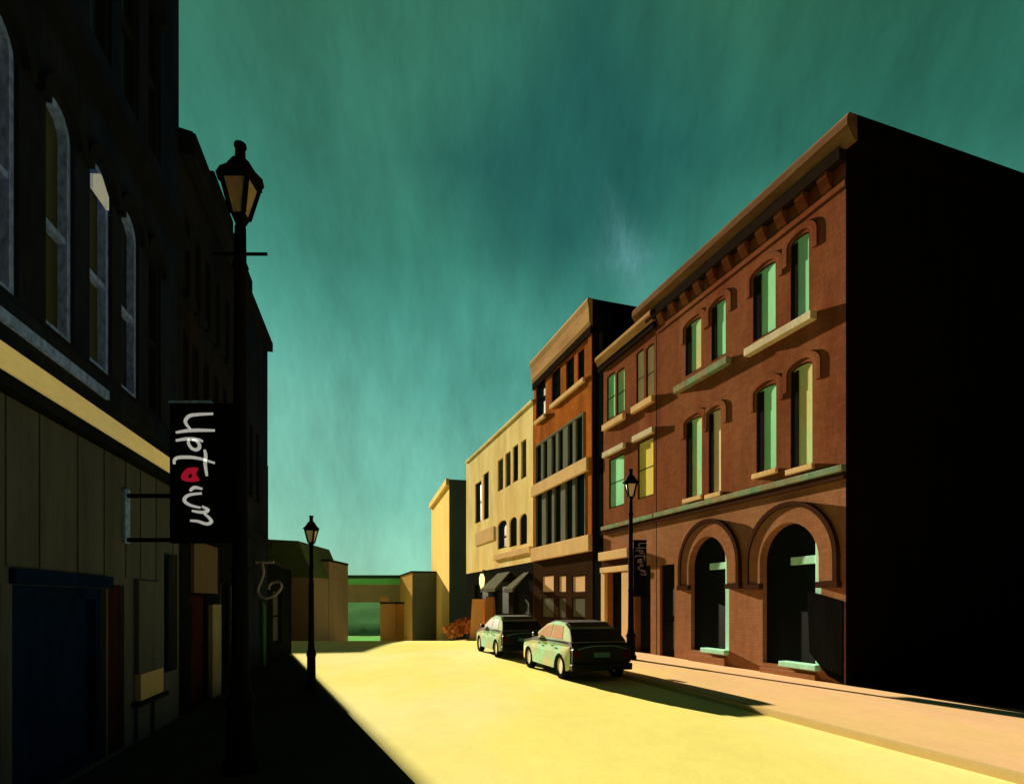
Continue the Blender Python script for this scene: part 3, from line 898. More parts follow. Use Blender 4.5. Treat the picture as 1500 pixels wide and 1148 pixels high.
def left_two():
    f = Fac(dL, 262.5, 354, right=False)
    root = new_empty('brick_building', 'dark three-storey building behind the near lamp with a maroon door', 'building', f.mw)
    W = f.len
    zz = f.z
    H = 9.7
    def w(xa, xb, z0, z1): return (f.s(xa), f.s(xb), z0, z1)
    wins = [w(268, 276, 4.6, 6.5), w(282, 291, 4.6, 6.5), w(298, 306, 4.6, 6.5), w(313, 320, 4.6, 6.5), w(326, 332, 4.6, 6.5),
            w(270, 278, 7.2, 8.5), w(286, 294, 7.2, 8.5), w(301, 308, 7.2, 8.5), w(316, 322, 7.2, 8.5), w(330, 336, 7.2, 8.5)]
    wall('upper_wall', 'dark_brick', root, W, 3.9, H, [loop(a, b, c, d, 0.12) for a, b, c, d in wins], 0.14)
    for a, b, c, d in wins:
        window(root, a, b, c, d, 0.12, 0.14, 'night_pane', 'dark_mould', fw=0.06, depth_f=0.08, sill='dark_mould')
    dr = (f.s(279), f.s(302), 0.12, zz(290, 872))
    hs = [loop(*dr), loop(f.s(322), f.s(334), 0.6, 2.4), loop(f.s(338), f.s(350), 0.6, 2.4)]
    wall('ground_floor_wall', 'kiosk_black', root, W, -0.5, 3.898, hs, 0.12)
    a, b = min(dr[:2]), max(dr[:2])
    d_ = MB().box(a, b, -0.12, -0.05, dr[2], dr[3]).build('door', 'door_maroon', root)
    MB().box(a + 0.2, b - 0.2, -0.048, -0.035, 1.2, dr[3] - 0.15).build('door_panel', 'door_maroon', d_)
    MB().lathe([(0.03, 0), (0.035, 0.02), (0.02, 0.05)], 10, a + 0.12, -0.02).build('handle', 'metal_black', d_).location = (0, 0, 1.1)
    MB().box(f.s(314), f.s(279), 0.004, 0.06, dr[3] + 0.05, zz(295, 796)).build('tan_panel', 'patch_lit_taupe', root)
    MB().box(f.s(318), f.s(305), 0.004, 0.08, 0.12, zz(311, 885)).build('pale_pilaster', 'pale_strip', root)
    for h in hs[1:]:
        xs = [p[0] for p in h]
        window(root, min(xs), max(xs), 0.6, 2.4, 0, 0.12, 'night_pane', 'dark_mould', fw=0.06)
    MB().box(0, W, 0.003, 0.25, H - 0.35, H + 0.05).build('cornice', 'dark_mould', root, bevel=0.04)
    MB().box(0, W, 0.003, 0.16, 3.75, 3.95).build('string_course', 'dark_mould', root)
    shell('dark_stone', root, W, 8, -0.5, H, 'side_wall')
    # sloping roof rising back from the street
    MB().prism([(0.2, H + 0.05), (-4, H + 0.7), (-8, H + 0.05)], 'x', 0, W).build('roof', 'roof_flat', root)
    MB().box(f.s(349), f.s(322), -1.6, -0.1, H - 0.2, 10.9).build('chimney', 'dark_brick', root, bevel=0.03)
mat('patch_lit_taupe', (0.12, 0.09, 0.075), 0.9, 0.2, V, 2, 0.2)  # lighter colour stands in for light on the panel
left_two()

def left_three():
    f = Fac(dL, 354.5, 392, right=False)
    root = new_empty('brick_building', 'narrow black building with a chamfered roof at the end of the dark row', 'building', f.mw)
    W = f.len
    H = 9.7
    wins = [(f.s(365), f.s(370), 4.8, 6.6), (f.s(375), f.s(379), 4.8, 6.6)]
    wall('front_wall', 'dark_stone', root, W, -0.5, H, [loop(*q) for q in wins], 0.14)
    for q in wins:
        window(root, *q, 0, 0.14, 'night_pane', 'dark_mould', fw=0.06, sill='dark_mould')
    MB().box(0, W, 0.003, 0.12, 3.6, 3.8).build('string_course', 'dark_mould', root)
    shell('dark_stone', root, W, 9, -0.5, H, 'side_wall')
    MB().prism([(0.0, H + 0.003), (-0.7, H + 0.65), (-9, H + 0.65), (-9, H + 0.003)], 'x', 0, W).build('roof', 'roof_flat', root)
    MB().box(0, W, 0.003, 0.15, H - 0.25, H).build('cornice', 'dark_mould', root)
left_three()

def left_kiosk():
    f = Fac(dL, 393, 427, right=False)
    root = new_empty('low_building', 'low black lean-to shop below the iron scroll at the end of the dark row', 'building', f.mw)
    W = f.len
    H = 3.15
    hs = [loop(f.s(400), f.s(412), 0.6, 2.4)]
    wall('front_wall', 'kiosk_black', root, W, -0.8, H, hs, 0.1)
    window(root, f.s(400), f.s(412), 0.6, 2.4, 0, 0.1, 'night_pane', 'kiosk_black', fw=0.08)
    shell('kiosk_black', root, W, 6, -0.8, H, 'side_wall')
    MB().box(0, W, -6, 0.0, H + 0.003, H + 0.12).build('roof', 'roof_flat', root)
left_kiosk()

# unseen block added behind the dark row to cast shadow over the road
def shadow_blocker():
    # its street corner stands on the line along which the shadow edge runs
    d = 40.0
    X = (427 - 750) / F * dL(427) - math.tan(R(-SUN_AZ)) * (d - dL(427))
    root = new_empty('stone_building', 'unseen block added to cast the shadow edge on the road', 'building', Matrix.Translation((X, d, -3)) @ Matrix.Rotation(R(-SUN_AZ), 4, 'Z'))
    MB().box(-12, 0, 0, 10, 0, 14).build('wall', 'dark_stone', root)
    MB().box(-12, 0, 0, 10, 14.003, 14.3).build('roof', 'roof_flat', root)  # top of the added unseen block
shadow_blocker()

# ------------------------------------------------------------------ street lamps
LG = 'street lamps along the pavements'
def lamp(x, y, zg, h, glass, label, s=1.0, crossbar=True, head=1.0):
    root = new_empty('street_lamp', label, 'street lamp', Matrix.Translation((x, y, zg)), LG)
    ph = h - 1.18 * head
    MB().lathe([(q[0] * s, q[1]) for q in [(0.19, 0), (0.19, 0.10), (0.15, 0.16), (0.14, 0.7), (0.17, 0.76), (0.12, 0.86), (0.10, 1.0), (0.085, 2.2), (0.10, 2.24), (0.08, 2.3), (0.065, ph - 0.5), (0.09, ph - 0.45), (0.065, ph - 0.38), (0.06, ph)]], 16).build('post', 'metal_black', root, smooth=True)
    if crossbar:
        MB().tube([(-0.30, 0, ph - 0.30), (0.30, 0, ph - 0.30)], 0.018).build('ladder_bar', 'metal_black', root)
    hd = bpy.data.objects.new('lantern', None)
    k = head
    # lantern: tapered four sided cage, wide at the top
    zb, zt = ph + 0.16 * k, ph + 0.66 * k
    rb, rt = 0.13 * k, 0.27 * k
    lf = MB()
    lf.lathe([(0.05 * k, ph - 0.02), (0.09 * k, ph + 0.06 * k), (rb, zb - 0.02), (rb + 0.01, zb)], 4, sq=True)
    for i in range(4):
        a = math.pi / 2 * i + math.pi / 4
        lf.tube([(rb * math.cos(a), rb * math.sin(a), zb), (rt * math.cos(a), rt * math.sin(a), zt)], 0.036 * k, 6)
    lf.lathe([(rt + 0.01, zt - 0.02), (rt + 0.05 * k, zt), (rt + 0.05 * k, zt + 0.04 * k)], 4, sq=True)
    frame = lf.build('lantern_frame', 'metal_black', root)
    MB().lathe([(rb * 0.93, zb + 0.004), (rt * 0.93, zt - 0.024)], 4, sq=True).build('lantern_glass', glass, root)
    MB().lathe([(rt + 0.06 * k, zt + 0.043 * k), (rt * 0.85, zt + 0.14 * k), (0.13 * k, zt + 0.30 * k), (0.075 * k, zt + 0.34 * k), (0.07 * k, zt + 0.50 * k), (0.09 * k, zt + 0.52 * k), (0.085 * k, zt + 0.56 * k)], 12).build('lantern_cap', 'metal_black', root)
    bpy.data.objects.remove(hd)
    return root
pL = at(352, 880, 6.5)
lamp(pL.x, pL.y, 0.1, 6.98, 'lamp_glass', 'tall black street lamp with a pointed lantern, in front of the dark buildings', head=0.76)
pF = at(456, 880, 12.4)
lamp(pF.x, pF.y, 0.1, 3.70, 'lamp_glass_white', 'short street lamp standing against the pale sky at the end of the road', crossbar=False, head=0.54, s=0.62)
pR = at(924, 880, 19.0)
lampR = lamp(pR.x, pR.y, 0.1, 6.18, 'lamp_glass_white', 'street lamp on the sunlit pavement with a dark banner, before the red brick wall', crossbar=False, head=0.85)

# ------------------------------------------------------------------ signs
def strokes_mesh(strokes, wd, m, name, parent, y, th, sx=1.0, sz=1.0):
    """each stroke: list of (x,z) already in metres -> round tube-like flat ribbon"""
    mb = MB()
    for st in strokes:
        # smooth the polyline (Catmull-Rom)
        pts = [Vector((p[0], p[1], 0)) for p in st]
        out = []
        for i in range(len(pts) - 1):
            p0 = pts[max(i - 1, 0)]; p1 = pts[i]; p2 = pts[i + 1]; p3 = pts[min(i + 2, len(pts) - 1)]
            for k in range(5):
                t = k / 5
                out.append(0.5 * ((2 * p1) + (p2 - p0) * t + (2 * p0 - 5 * p1 + 4 * p2 - p3) * t * t + (3 * p1 - 3 * p2 + p3 - p0) * t ** 3))
        out.append(pts[-1])
        n = len(out)
        a, b = [], []
        for i, p in enumerate(out):
            t = (out[min(i + 1, n - 1)] - out[max(i - 1, 0)]).normalized()
            nn = Vector((-t.y, t.x, 0))
            e = wd * (0.55 + 0.45 * math.sin(math.pi * min(1, max(0.08, i / (n - 1)) * 0.9 + 0.05))) * 0.5
            a.append((p.x + nn.x * e, p.y + nn.y * e)); b.append((p.x - nn.x * e, p.y - nn.y * e))
        mb.strip(a, b, y - th, y)
    return mb.build(name, m, parent)
UP = [[(415, 98), (300, 103), (220, 115), (185, 155), (195, 190), (225, 225)],
      [(430, 238), (300, 236), (200, 240), (105, 255)],
      [(105, 322), (200, 308), (290, 315), (330, 330)],
      [(215, 310), (210, 345), (235, 385), (270, 400), (300, 385), (300, 355), (275, 325), (240, 316)],
      [(92, 520), (90, 490), (115, 468), (170, 462), (250, 465), (330, 480), (430, 512)],
      [(345, 400), (355, 450), (350, 520), (365, 620)]]
WN = [[(325, 728), (260, 716), (222, 745)],
      [(320, 765), (220, 778), (178, 808), (185, 840), (235, 868), (310, 885)],
      [(325, 875), (375, 905), (330, 925), (240, 912)],
      [(345, 938), (385, 972), (402, 1005), (360, 1022), (290, 1000), (225, 995)]]
OO = [(150, 640), (160, 600), (205, 555), (290, 553), (272, 600), (300, 655), (240, 668), (180, 662)]
OI = [(205, 625), (208, 612), (222, 600), (238, 604), (240, 615), (238, 632), (228, 638), (212, 636)]
def uptown(root, W, H, y, whites, reds, name='lettering', th=0.012, full=True):
    """sign face in local x (right) z (up from the bottom-left corner), drawn area 574x1148 zoom px covers 100x200 photo px"""
    k = W / (97 * 5.74)
    conv = lambda p: ((p[0] - 46) * k, H - (p[1] - 5) * k)
    st = UP + (WN if full else [])
    strokes_mesh([[conv(p) for p in s] for s in st], 27 * k, whites, name, root, y, th)
    def cl(pts):
        n = len(pts); P = [Vector((q[0], q[1], 0)) for q in pts]; out = []
        for i in range(n):
            p0, p1, p2, p3 = P[i - 1], P[i], P[(i + 1) % n], P[(i + 2) % n]
            for k_ in range(4):
                t = k_ / 4
                v = 0.5 * ((2 * p1) + (p2 - p0) * t + (2 * p0 - 5 * p1 + 4 * p2 - p3) * t * t + (3 * p1 - 3 * p2 + p3 - p0) * t ** 3)
                out.append(conv(v))
        return out
    MB().ring(cl(OO), cl(OI), y - th, y).build('red_letter', reds, root)
sg_d = 7.4
sw, sh = 97 / F * sg_d, 205 / F * sg_d
p = at(248, 795, sg_d)
sign = new_empty('hanging_sign', 'tall black projecting shop sign with white handwritten lettering and a red letter o', 'sign', Matrix.Translation(p))
MB().box(0, sw, 0.0, 0.10, 0, sh).build('sign_board', 'sign_black', sign, bevel=0.012)
MB().box(-0.01, sw * 0.62, -0.004, 0.104, sh + 0.002, sh + 0.03).build('top_trim', 'bracket_blue', sign)
uptown(sign, sw, sh, -0.002, 'sign_white', 'sign_red')
# wall bracket: plate on the wall and two arms out to the board
px0 = (170 - 248) / F * sg_d
MB().box(px0, px0 + 0.12, 0.0, 0.10, 0.0, 80 / F * sg_d).build('bracket_plate', 'bracket_blue', sign, bevel=0.01)
for zz_ in (5 / F * sg_d, 70 / F * sg_d):
    MB().box(px0 + 0.12, -0.003, 0.03, 0.07, zz_ - 0.025, zz_ + 0.025).build('bracket_arm', 'sign_black', sign)

# iron scroll on the end of the dark row
d_s = 15.6
p = at(372, 882, d_s)
scroll = new_empty('scroll_bracket', 'grey wrought iron scroll hanging off the end of the dark row', 'sign bracket', Matrix.Translation(p))
ks = d_s / F / 11.475
cv = lambda q: ((q[0] - 137) * ks, -0.0, (941 - q[1]) * ks)
def smooth3(pts, n=5):
    pts = [Vector(q) for q in pts]
    out = []
    for i in range(len(pts) - 1):
        p0 = pts[max(i - 1, 0)]; p1 = pts[i]; p2 = pts[i + 1]; p3 = pts[min(i + 2, len(pts) - 1)]
        for k in range(n):
            t = k / n
            out.append(0.5 * ((2 * p1) + (p2 - p0) * t + (2 * p0 - 5 * p1 + 4 * p2 - p3) * t * t + (3 * p1 - 3 * p2 + p3 - p0) * t ** 3))
    out.append(pts[-1])
    return out
MB().tube([cv(q) for q in ((110, 262), (300, 262), (470, 260))], 0.045).build('top_bar', 'scroll_iron', scroll)
MB().tube(smooth3([cv(q) for q in ((270, 290), (295, 440), (255, 580), (210, 680), (205, 780), (265, 850), (380, 858), (500, 800), (585, 705), (590, 630), (530, 592), (450, 602), (392, 650), (380, 725))]), 0.042).build('scroll', 'scroll_iron', scroll, smooth=True)
# drainpipe below it
dp = Vector((fl_(16.2) + 0.10, 16.2, 0.1))
pipe = MB().tube([(0, 0, 0), (0, 0, 1.75), (-0.06, 0, 1.9)], 0.06).build('drainpipe', 'green_strip', None, smooth=True)
pipe.location = dp
tag(pipe, 'short dull green drainpipe on the black wall under the iron scroll', 'drainpipe')

# banner on the right lamp
bw, bh = 0.42, 1.85
bp = Vector((pR.x + 0.09, pR.y - 0.03, 2.15))
ban = new_empty('lamp_banner', 'small dark banner with faint purple lettering, fixed to the sunlit street lamp', 'banner', Matrix.Translation(bp))
MB().box(0, bw, 0, 0.03, 0, bh).build('cloth', 'sign_black', ban)
uptown(ban, bw * 1.5, bh, -0.002, 'sign_purple', 'sign_purple', full=True)
for zz_ in (0.03, bh - 0.03):
    MB().tube([(-0.06, 0.015, zz_), (bw, 0.015, zz_)], 0.022).build('banner_arm', 'metal_black', ban)

# ------------------------------------------------------------------ cars
def car(loc, rz, label, side_m, end_m, glass_m):
    """x forward (away from viewer), y left; origin at the ground under the rear centre"""
    root = new_empty('parked_car', label, 'car', Matrix.Translation(loc) @ Matrix.Rotation(rz, 4, 'Z'), 'cars parked along the kerb')
    Lc, hw = 4.1, 0.84
    r, wx = 0.33, (0.72, 3.32)
    def archpts(cx, rr=0.40, n=8):
        return [(cx + rr * math.cos(math.pi * (1 - k / n)), 0.24 + max(0.0, rr * math.sin(math.pi * k / n))) for k in range(n + 1)]
    low = [(0.08, 0.26)] + archpts(wx[0]) + archpts(wx[1]) + [(4.02, 0.26), (4.10, 0.45), (4.06, 0.66), (3.85, 0.80), (3.0, 0.92), (2.0, 0.95), (0.5, 0.97), (0.10, 0.94), (0.0, 0.80), (-0.02, 0.5)]
    def slab(outline, wf, m, name, bev=0.05):
        n = len(outline)
        vs = [(q[0], wf(q), q[1]) for q in outline] + [(q[0], -wf(q), q[1]) for q in outline]
        tr = tessellate_polygon([[Vector((q[0], q[1], 0)) for q in outline]])
        fs = [tuple(t) for t in tr] + [tuple(n + i for i in reversed(t)) for t in tr] + [(i, (i + 1) % n, n + (i + 1) % n, n + i) for i in range(n)]
        mb = MB().add(vs, fs)
        return mb.build(name, m, root, bevel=bev)
    wl = lambda q: hw - 0.10 * max(0, (q[0] - 3.4) / 0.7) ** 2 - 0.06 * max(0, (0.5 - q[0]) / 0.5) ** 2 - (0.03 if q[1] > 0.85 else 0)
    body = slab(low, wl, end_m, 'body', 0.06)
    for s in (1, -1):
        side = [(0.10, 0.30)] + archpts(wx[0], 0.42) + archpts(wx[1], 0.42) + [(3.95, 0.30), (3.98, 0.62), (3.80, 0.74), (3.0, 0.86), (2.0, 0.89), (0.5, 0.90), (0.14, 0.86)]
        n_ = len(side)
        vs = [(q[0], s * (wl(q) + 0.012), q[1]) for q in side] + [(q[0], s * (wl(q) - 0.02), q[1]) for q in side]
        tr = tessellate_polygon([[Vector((q[0], q[1], 0)) for q in side]])
        MB().add(vs, [tuple(t) for t in tr] + [tuple(n_ + i for i in reversed(t)) for t in tr] + [(i, (i + 1) % n_, n_ + (i + 1) % n_, n_ + i) for i in range(n_)]).build('side_panel', side_m, root)
    gh = [(0.12, 0.955), (0.28, 1.12), (0.50, 1.28), (0.88, 1.41), (1.3, 1.45), (1.7, 1.44), (2.2, 1.37), (2.65, 1.18), (3.1, 0.935)]
    wg = lambda q: 0.76 - 0.16 * (q[1] - 0.95) / 0.5
    cabin = slab(gh, wg, side_m, 'cabin', 0.08)
    MB().add([(0.62, 0.56, 1.345), (0.62, -0.56, 1.345), (0.88, -0.57, 1.445), (0.88, 0.57, 1.445), (1.7, 0.57, 1.475), (1.7, -0.57, 1.475), (2.2, -0.56, 1.40), (2.2, 0.56, 1.40), (1.7, 0.57, 1.44), (1.7, -0.57, 1.44), (0.88, 0.57, 1.41), (0.88, -0.57, 1.41)],
             [(0, 1, 2, 3), (3, 2, 5, 4), (4, 5, 6, 7), (0, 3, 10), (3, 4, 8, 10), (4, 7, 8), (1, 11, 2), (2, 11, 9, 5), (5, 9, 6)]).build('roof_panel', end_m, cabin)
    # side windows
    for s in (1, -1):
        for pts in ([(1.68, 1.0), (2.82, 1.0), (2.25, 1.28), (1.70, 1.36)], [(0.75, 1.0), (1.60, 1.0), (1.62, 1.36), (0.95, 1.34)]):
            vs = [(q[0], s * (wg(q) + 0.006), q[1]) for q in pts] + [(q[0], s * (wg(q) - 0.02), q[1]) for q in pts]
            MB().add(vs, [(0, 1, 2, 3), (4, 7, 6, 5), (0, 4, 5, 1), (1, 5, 6, 2), (2, 6, 7, 3), (3, 7, 4, 0)]).build('side_window', glass_m, cabin)
    # rear and front screens
    for (x0, z0), (x1, z1) in (((0.13, 0.965), (0.48, 1.275)), ((2.93, 1.0), (2.36, 1.31))):
        e = -0.015 if x0 < 1 else 0.015
        wa, wb = (0.74, 0.66) if x0 < 1 else (0.66, 0.58)
        dz_ = 0.012
        vs = [(x0 + e, wa, z0 + dz_), (x0 + e, -wa, z0 + dz_), (x1 + e, -wb, z1 + dz_), (x1 + e, wb, z1 + dz_)]
        vs += [(q[0] - 3 * e, q[1], q[2] - 0.02) for q in vs]
        MB().add(vs, [(0, 1, 2, 3), (4, 7, 6, 5), (0, 4, 5, 1), (1, 5, 6, 2), (2, 6, 7, 3), (3, 7, 4, 0)]).build('rear_screen' if x0 < 1 else 'windscreen', 'car_glass', cabin)
    # tail: dark boot panel, bumper, lights, plate, painted highlight arc
    MB().prism([(-0.80, 0.46), (0.80, 0.46), (0.79, 0.78), (0.72, 0.91), (-0.72, 0.91), (-0.79, 0.78)], 'x', -0.045, 0.02).build('boot_lid', end_m, body, bevel=0.015)
    MB().prism([(-0.82, 0.27), (0.82, 0.27), (0.83, 0.44), (-0.83, 0.44)], 'x', -0.10, 0.05).build('bumper', end_m, body, bevel=0.03)
    MB().tube(smooth3([(-0.055, 0.66, 0.80), (-0.062, 0.35, 0.875), (-0.064, 0, 0.89), (-0.062, -0.35, 0.875), (-0.055, -0.66, 0.80)]), 0.018).build('boot_highlight', 'chrome', body)
    for s in (1, -1):
        MB().box(-0.055, -0.02, s * 0.58, s * 0.78, 0.60, 0.76).build('tail_light', 'light_red', body, bevel=0.012)
        MB().box(4.02, 4.07, s * 0.50, s * 0.72, 0.52, 0.66).build('headlight', 'light_clear', body, bevel=0.012)
        MB().prism([(2.55, 0.98), (2.72, 0.98), (2.70, 1.10), (2.58, 1.12)], 'y', s * 0.78, s * 0.93).build('mirror', end_m, body, bevel=0.02)
    MB().box(-0.058, -0.046, -0.22, 0.22, 0.60, 0.72).build('number_plate', 'chrome', body)
    for x_ in wx:
        for s in (1, -1):
            t = MB()
            ro = [(r, 0.0), (r, 0.17)]
            # lathe about y: build by prism ring
            circ = lambda rr: [(x_ + rr * math.cos(2 * math.pi * k / 24), r + rr * math.sin(2 * math.pi * k / 24)) for k in range(24)]
            y0, y1 = s * 0.66, s * 0.85
            wo_ = MB().ring(circ(r), circ(0.21), min(y0, y1), max(y0, y1)).build('wheel', 'tyre', root, bevel=0.02)
            disc = MB().prism(circ(0.209), 'y', s * 0.70, s * 0.825)
            disc.build('rim', 'rim', wo_, bevel=0.012)
    # door seam handles
    for s in (1, -1):
        for xx in (1.15, 2.2):
            MB().box(xx, xx + 0.16, s * 0.842, s * 0.865, 0.80, 0.83).build('door_handle', 'chrome', body)
    return root
ang = R(90) + math.atan(0.294)
def carpos(xpx, d, w_=0.86):
    # near-left corner column xpx at depth d
    X = (xpx - 750) / F * d
    fwd = Vector((math.cos(ang), math.sin(ang), 0)); left = Vector((-math.sin(ang), math.cos(ang), 0))
    return Vector((X, d, gz(d))) - left * w_
car(carpos(834, 14.3), ang, 'near parked car, its dark tail facing the viewer and its sunlit side to the road', 'car_lit_green', 'car_shade_dark', 'car_glass_pale')
car(carpos(733, 20.0), ang, 'far parked car with a pale green side, half hidden by the nearer one', 'car_lit_green', 'car_shade_dark', 'car_glass')

# ------------------------------------------------------------------ small things along the far shops
def on_front(x, d_off, z, name):
    pass
fC = Fac(dR, 781, 683)
def placed(fac, x, off, z):
    return fac.mw @ Matrix.Translation((fac.s(x), off, z))
# lit wall lantern
lt = new_empty('wall_lantern', 'small glowing yellow lantern on the dark shopfront of the cream building', 'lantern', placed(fC, 716, 0.0, fC.z(716, 862)))
MB().tube([(0, 0.02, 1.25), (0, 0.45, 1.3), (0, 0.5, 1.15)], 0.03).build('bracket', 'metal_black', lt)
MB().lathe([(0.08, 0.0), (0.18, 0.35), (0.20, 0.75), (0.10, 1.05)], 12, 0, 0.5).build('bulb', 'lit_bulb', lt, smooth=True)
MB().lathe([(0.22, 1.05), (0.05, 1.2)], 12, 0, 0.5).build('cap', 'metal_black', lt)
# awnings
def awning(x0, x1, yt, yb, label, m):
    xa = (x0 + x1) / 2
    a = new_empty('shop_awning', label, 'awning', placed(fC, x1, 0.01, 0), 'awnings over the dark shopfront')
    W = abs(fC.s(x0) - fC.s(x1))
    zt, zb = fC.z(xa, yt), fC.z(xa, yb)
    MB().add([(0.35 - W, 0, zt), (-0.35, 0, zt), (0, 1.1, zb), (-W, 1.1, zb), (0, 1.1, zb - 0.2), (-W, 1.1, zb - 0.2), (0.35 - W, 0, zt - 0.05), (-0.35, 0, zt - 0.05)],
             [(0, 1, 2, 3), (3, 2, 4, 5), (6, 5, 4, 7), (0, 3, 5, 6), (1, 7, 4, 2), (0, 6, 7, 1)]).build('canvas', m, a)
    MB().tube([(-0.1, 0, zb - 0.3), (-0.1, 1.08, zb - 0.12)], 0.02).build('arm', 'metal_black', a)
    MB().tube([(0.1 - W, 0, zb - 0.3), (0.1 - W, 1.08, zb - 0.12)], 0.02).build('arm', 'metal_black', a)
awning(750, 727, 838, 862, 'grey olive shop awning beside the glowing lantern', 'awning_grey')
awning(778, 764, 838, 862, 'narrow grey shop awning next to the orange brick building', 'awning_grey')
# orange advertising board and rust coloured board on the pavement
def aboard(x, y, d, wpx, hpx, label, m, name='pavement_sign', m2='frame_brown'):
    p = at(x, 880, d); zg = gz(d) + 0.1
    ztop = EYE + (880 - y) / F * d
    ww = wpx / F * d
    h = ztop - zg
    a = new_empty(name, label, 'sign', Matrix.Translation((p.x, p.y, zg)) @ Matrix.Rotation(R(-25), 4, 'Z'))
    for s, nm in ((-1, 'front_board'), (1, 'back_board')):
        vs = [(-ww / 2, s * 0.30, 0), (ww / 2, s * 0.30, 0), (ww / 2, s * 0.02, h), (-ww / 2, s * 0.02, h)]
        vs += [(q[0], q[1] + s * 0.03, q[2]) for q in vs]
        MB().add(vs, [(0, 1, 2, 3), (4, 7, 6, 5), (0, 4, 5, 1), (1, 5, 6, 2), (2, 6, 7, 3), (3, 7, 4, 0)]).build(nm, m, a)
    MB().tube([(-ww / 2, 0, h), (ww / 2, 0, h)], 0.03).build('hinge', m2, a)
aboard(701, 877, 33, 20, 40, 'pale orange standing board in front of the dark shop, above the far car', 'orange_paint')
aboard(718, 874, 31.5, 13, 40, 'rust and cream standing board beside the pale orange one', 'rust_paint')
# rust coloured leaning plant at the foot of the far narrow building
def shrub(x, d, h, label):
    p = at(x, 880, d)
    root = new_empty('shrub', label, 'shrub', Matrix.Translation((p.x, p.y, gz(d))))
    mb = MB()
    rnd = random.Random(4)
    for i in range(260):
        t = rnd.random()
        a = rnd.uniform(0, 6.28)
        rr = (0.2 + 0.75 * math.sin(math.pi * min(1, t * 1.05))) * rnd.uniform(0.3, 1)
        c = Vector((rr * math.cos(a) + t * 0.7, rr * math.sin(a), 0.3 + t * h))
        u = Vector((rnd.uniform(-1, 1), rnd.uniform(-1, 1), rnd.uniform(-0.3, 1.4))).normalized() * 0.22
        v = u.cross(Vector((rnd.uniform(-1, 1), rnd.uniform(-1, 1), 0.2))).normalized() * 0.09
        mb.add([c - u, c + v, c + u, c - v], [(0, 1, 2, 3)])
    mb.build('foliage', 'rust_paint', root)
    MB().tube([(0, 0, 0), (0.1, 0, h * 0.4), (0.4, 0, h * 0.8)], [0.07, 0.05, 0.02]).build('stem', 'frame_brown', root)
shrub(664, 35, 1.0, 'rust coloured bush at the foot of the yellow narrow building')

# ------------------------------------------------------------------ far end of the street
def far_box(name, label, x0, x1, ytop, d, depth, m, cat='building', side=None, roofm='roof_flat', rz=0.0, cap=True):
    a = at(x0, 880, d); b = at(x1, 880, d)
    zt = EYE + (880 - ytop) / F * d
    root = new_empty(name, label, cat, Matrix.Translation((a.x, d, -5)))
    W = b.x - a.x
    MB().box(0, W, 0, depth, 0, zt + 5).build('wall', m, root)
    if cap:
        MB().box(-0.05, W + 0.05, -0.05, depth, zt + 5.003, zt + 5.2).build('roof', roofm, root)
    return root, W, zt + 5
# orange fronted house: lit front obliquely, dark end facing the viewer
def far_house(label, xl, xc, xr, yt, d, m, k=1.22):
    fx = lambda x: d * k ** ((xc - x) / (xc - xl))
    f = Fac(fx, xc, xl)
    root = new_empty('far_house', label, 'house', f.mw)
    H = EYE + (880 - yt) / F * d
    W = f.len
    wall('front_wall', m, root, W, -6, H, [], 0.1)
    wd = (xr - xc) / F * d
    MB().box(-0.003, W, -wd, -0.003, -6, H - 0.003).build('end_wall', 'wall_far_shade', root)
    MB().box(-0.08, W, -wd, 0.12, H, H + 0.18).build('roof', 'roof_flat', root)
far_house('distant house with an orange front and an end coloured as shade, beside the yellow narrow building', 581, 604, 640, 838, 72, 'wall_far_orange')
r, W_, H_ = far_box('far_house', 'small low tan house in front of the distant green bank', 557, 579, 884, 62, 5, 'wall_far_orange', 'house')
MB().box(0, W_ * 0.5, -0.02, 0.4, H_ + 0.2, H_ + 0.7).build('chimney', 'wall_far_orange', r)
far_box('far_house', 'flat brown house standing just right of the small distant lamp', 459, 482, 822, 52, 6, 'wall_far_brown', 'house')
def olive_house():
    d = 48
    a = at(380, 880, d)
    root = new_empty('far_house', 'house with an olive green chamfered roof left of the small distant lamp', 'house', Matrix.Translation((a.x, d, -5)))
    k = d / F
    pts = [(0, 0), (80 * k, 0), (80 * k, (880 - 842) * k + 7), (56 * k, (880 - 792) * k + 7), (0, (880 - 790) * k + 7)]
    zlow = (880 - 845) * k + 7
    MB().box(0.05, 79 * k, 0, 8, 0, zlow - 0.003).build('wall', 'wall_far_brown', root)
    MB().prism([(-0.1, zlow), (80 * k, zlow), (57 * k, (880 - 792) * k + 7), (-0.1, (880 - 789) * k + 7)], 'y', -0.1, 8.1).build('roof', 'roof_green', root)
olive_house()
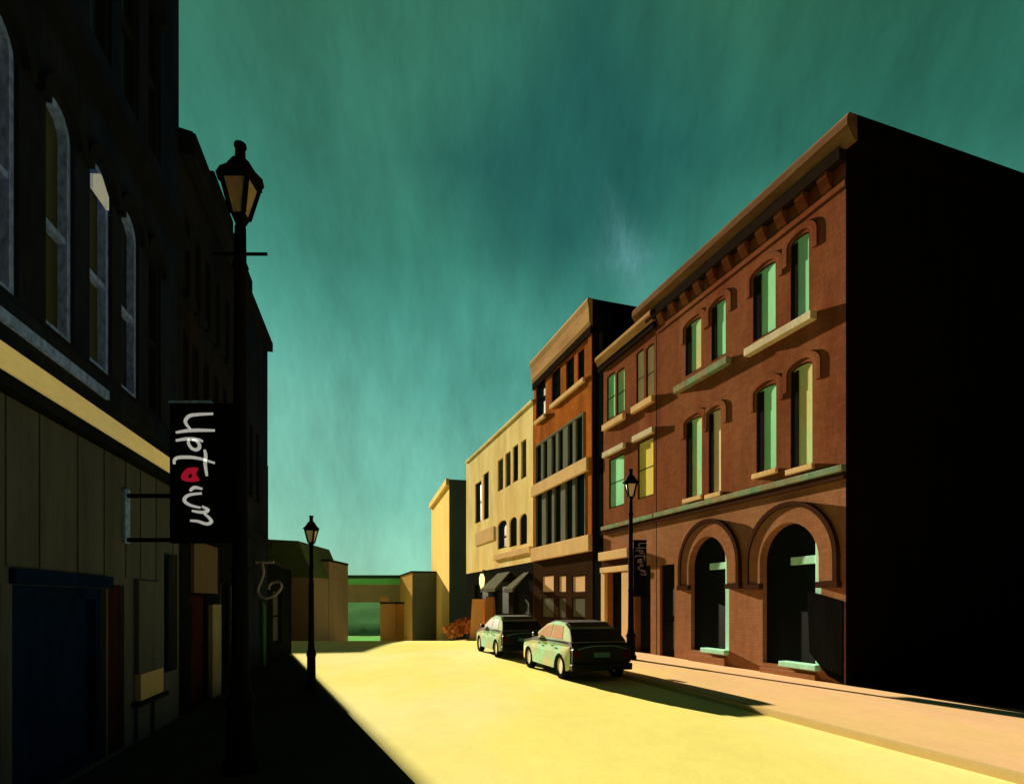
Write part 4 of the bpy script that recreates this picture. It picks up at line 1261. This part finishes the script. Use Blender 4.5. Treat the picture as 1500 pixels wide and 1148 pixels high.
# footbridge across the end of the street
def bridge():
    d = 84
    a = at(470, 880, d); b = at(640, 880, d)
    root = new_empty('footbridge', 'brown girder bridge with green railings across the end of the street', 'bridge', Matrix.Translation((a.x, d, 0)))
    W = b.x - a.x
    zf = lambda y: EYE + (880 - y) / F * d
    MB().box(0, W, 0, 3, zf(882), zf(856)).build('girder', 'girder', root)
    MB().box(0, W, 0, 0.3, zf(856) + 0.003, zf(847)).build('green_rail', 'rail_green', root)
    MB().box(0, W, -0.1, 0.4, zf(847) + 0.003, zf(842)).build('top_rail', 'rail_dark', root)
    MB().box(0, 1.2, 0.2, 2.8, -6, zf(882) - 0.003).build('pier', 'girder', root)
    MB().box(W * 0.55, W * 0.55 + 1.0, 0.2, 2.8, -6, zf(882) - 0.003).build('pier', 'girder', root)
bridge()
# green bank beyond, sloping up
bm_ = MB()
vs, fs = [], []
nx, ny = 40, 14
rnd = random.Random(2)
for j in range(ny + 1):
    for i in range(nx + 1):
        x = -120 + 140 * i / nx
        d = 95 + 60 * j / ny
        zh = -3.9 + 10.2 * (j / ny) ** 0.8 * (1 if 0 < i < nx else 0.6)
        vs.append((x, d, zh + rnd.uniform(-0.15, 0.15)))
for j in range(ny):
    for i in range(nx):
        q = j * (nx + 1) + i
        fs.append((q, q + 1, q + nx + 2, q + nx + 1))
hill = bm_.add(vs, fs).build('grass_bank', 'grass', None, smooth=True)
hill['kind'] = 'structure'
# bright verge before the bridge
b2 = band('grass_verge', 'grass_light', lambda d: -34, lambda d: -12, 0.05, dl=[76, 80, 88, 94])
# dark low wall at the crest, left side
wl = new_empty('low_wall', 'low dark kerb wall across the far edge of the sunlit road', 'wall', Matrix.Translation((0, 0, 0)))
a = at(438, 880, 31); b = at(550, 880, 33)
dv = Vector((b.x - a.x, b.y - a.y, 0)); nn = Vector((-dv.y, dv.x, 0)).normalized() * 0.25
z0_, z1_ = -1.2, EYE + (880 - 948) / F * 31
MB().add([(a.x, a.y, z0_), (b.x, b.y, z0_), (b.x + nn.x, b.y + nn.y, z0_), (a.x + nn.x, a.y + nn.y, z0_), (a.x, a.y, z1_), (b.x, b.y, z1_), (b.x + nn.x, b.y + nn.y, z1_), (a.x + nn.x, a.y + nn.y, z1_)],
         [(0, 3, 2, 1), (4, 5, 6, 7), (0, 1, 5, 4), (1, 2, 6, 5), (2, 3, 7, 6), (3, 0, 4, 7)]).build('wall', 'end_black', wl)
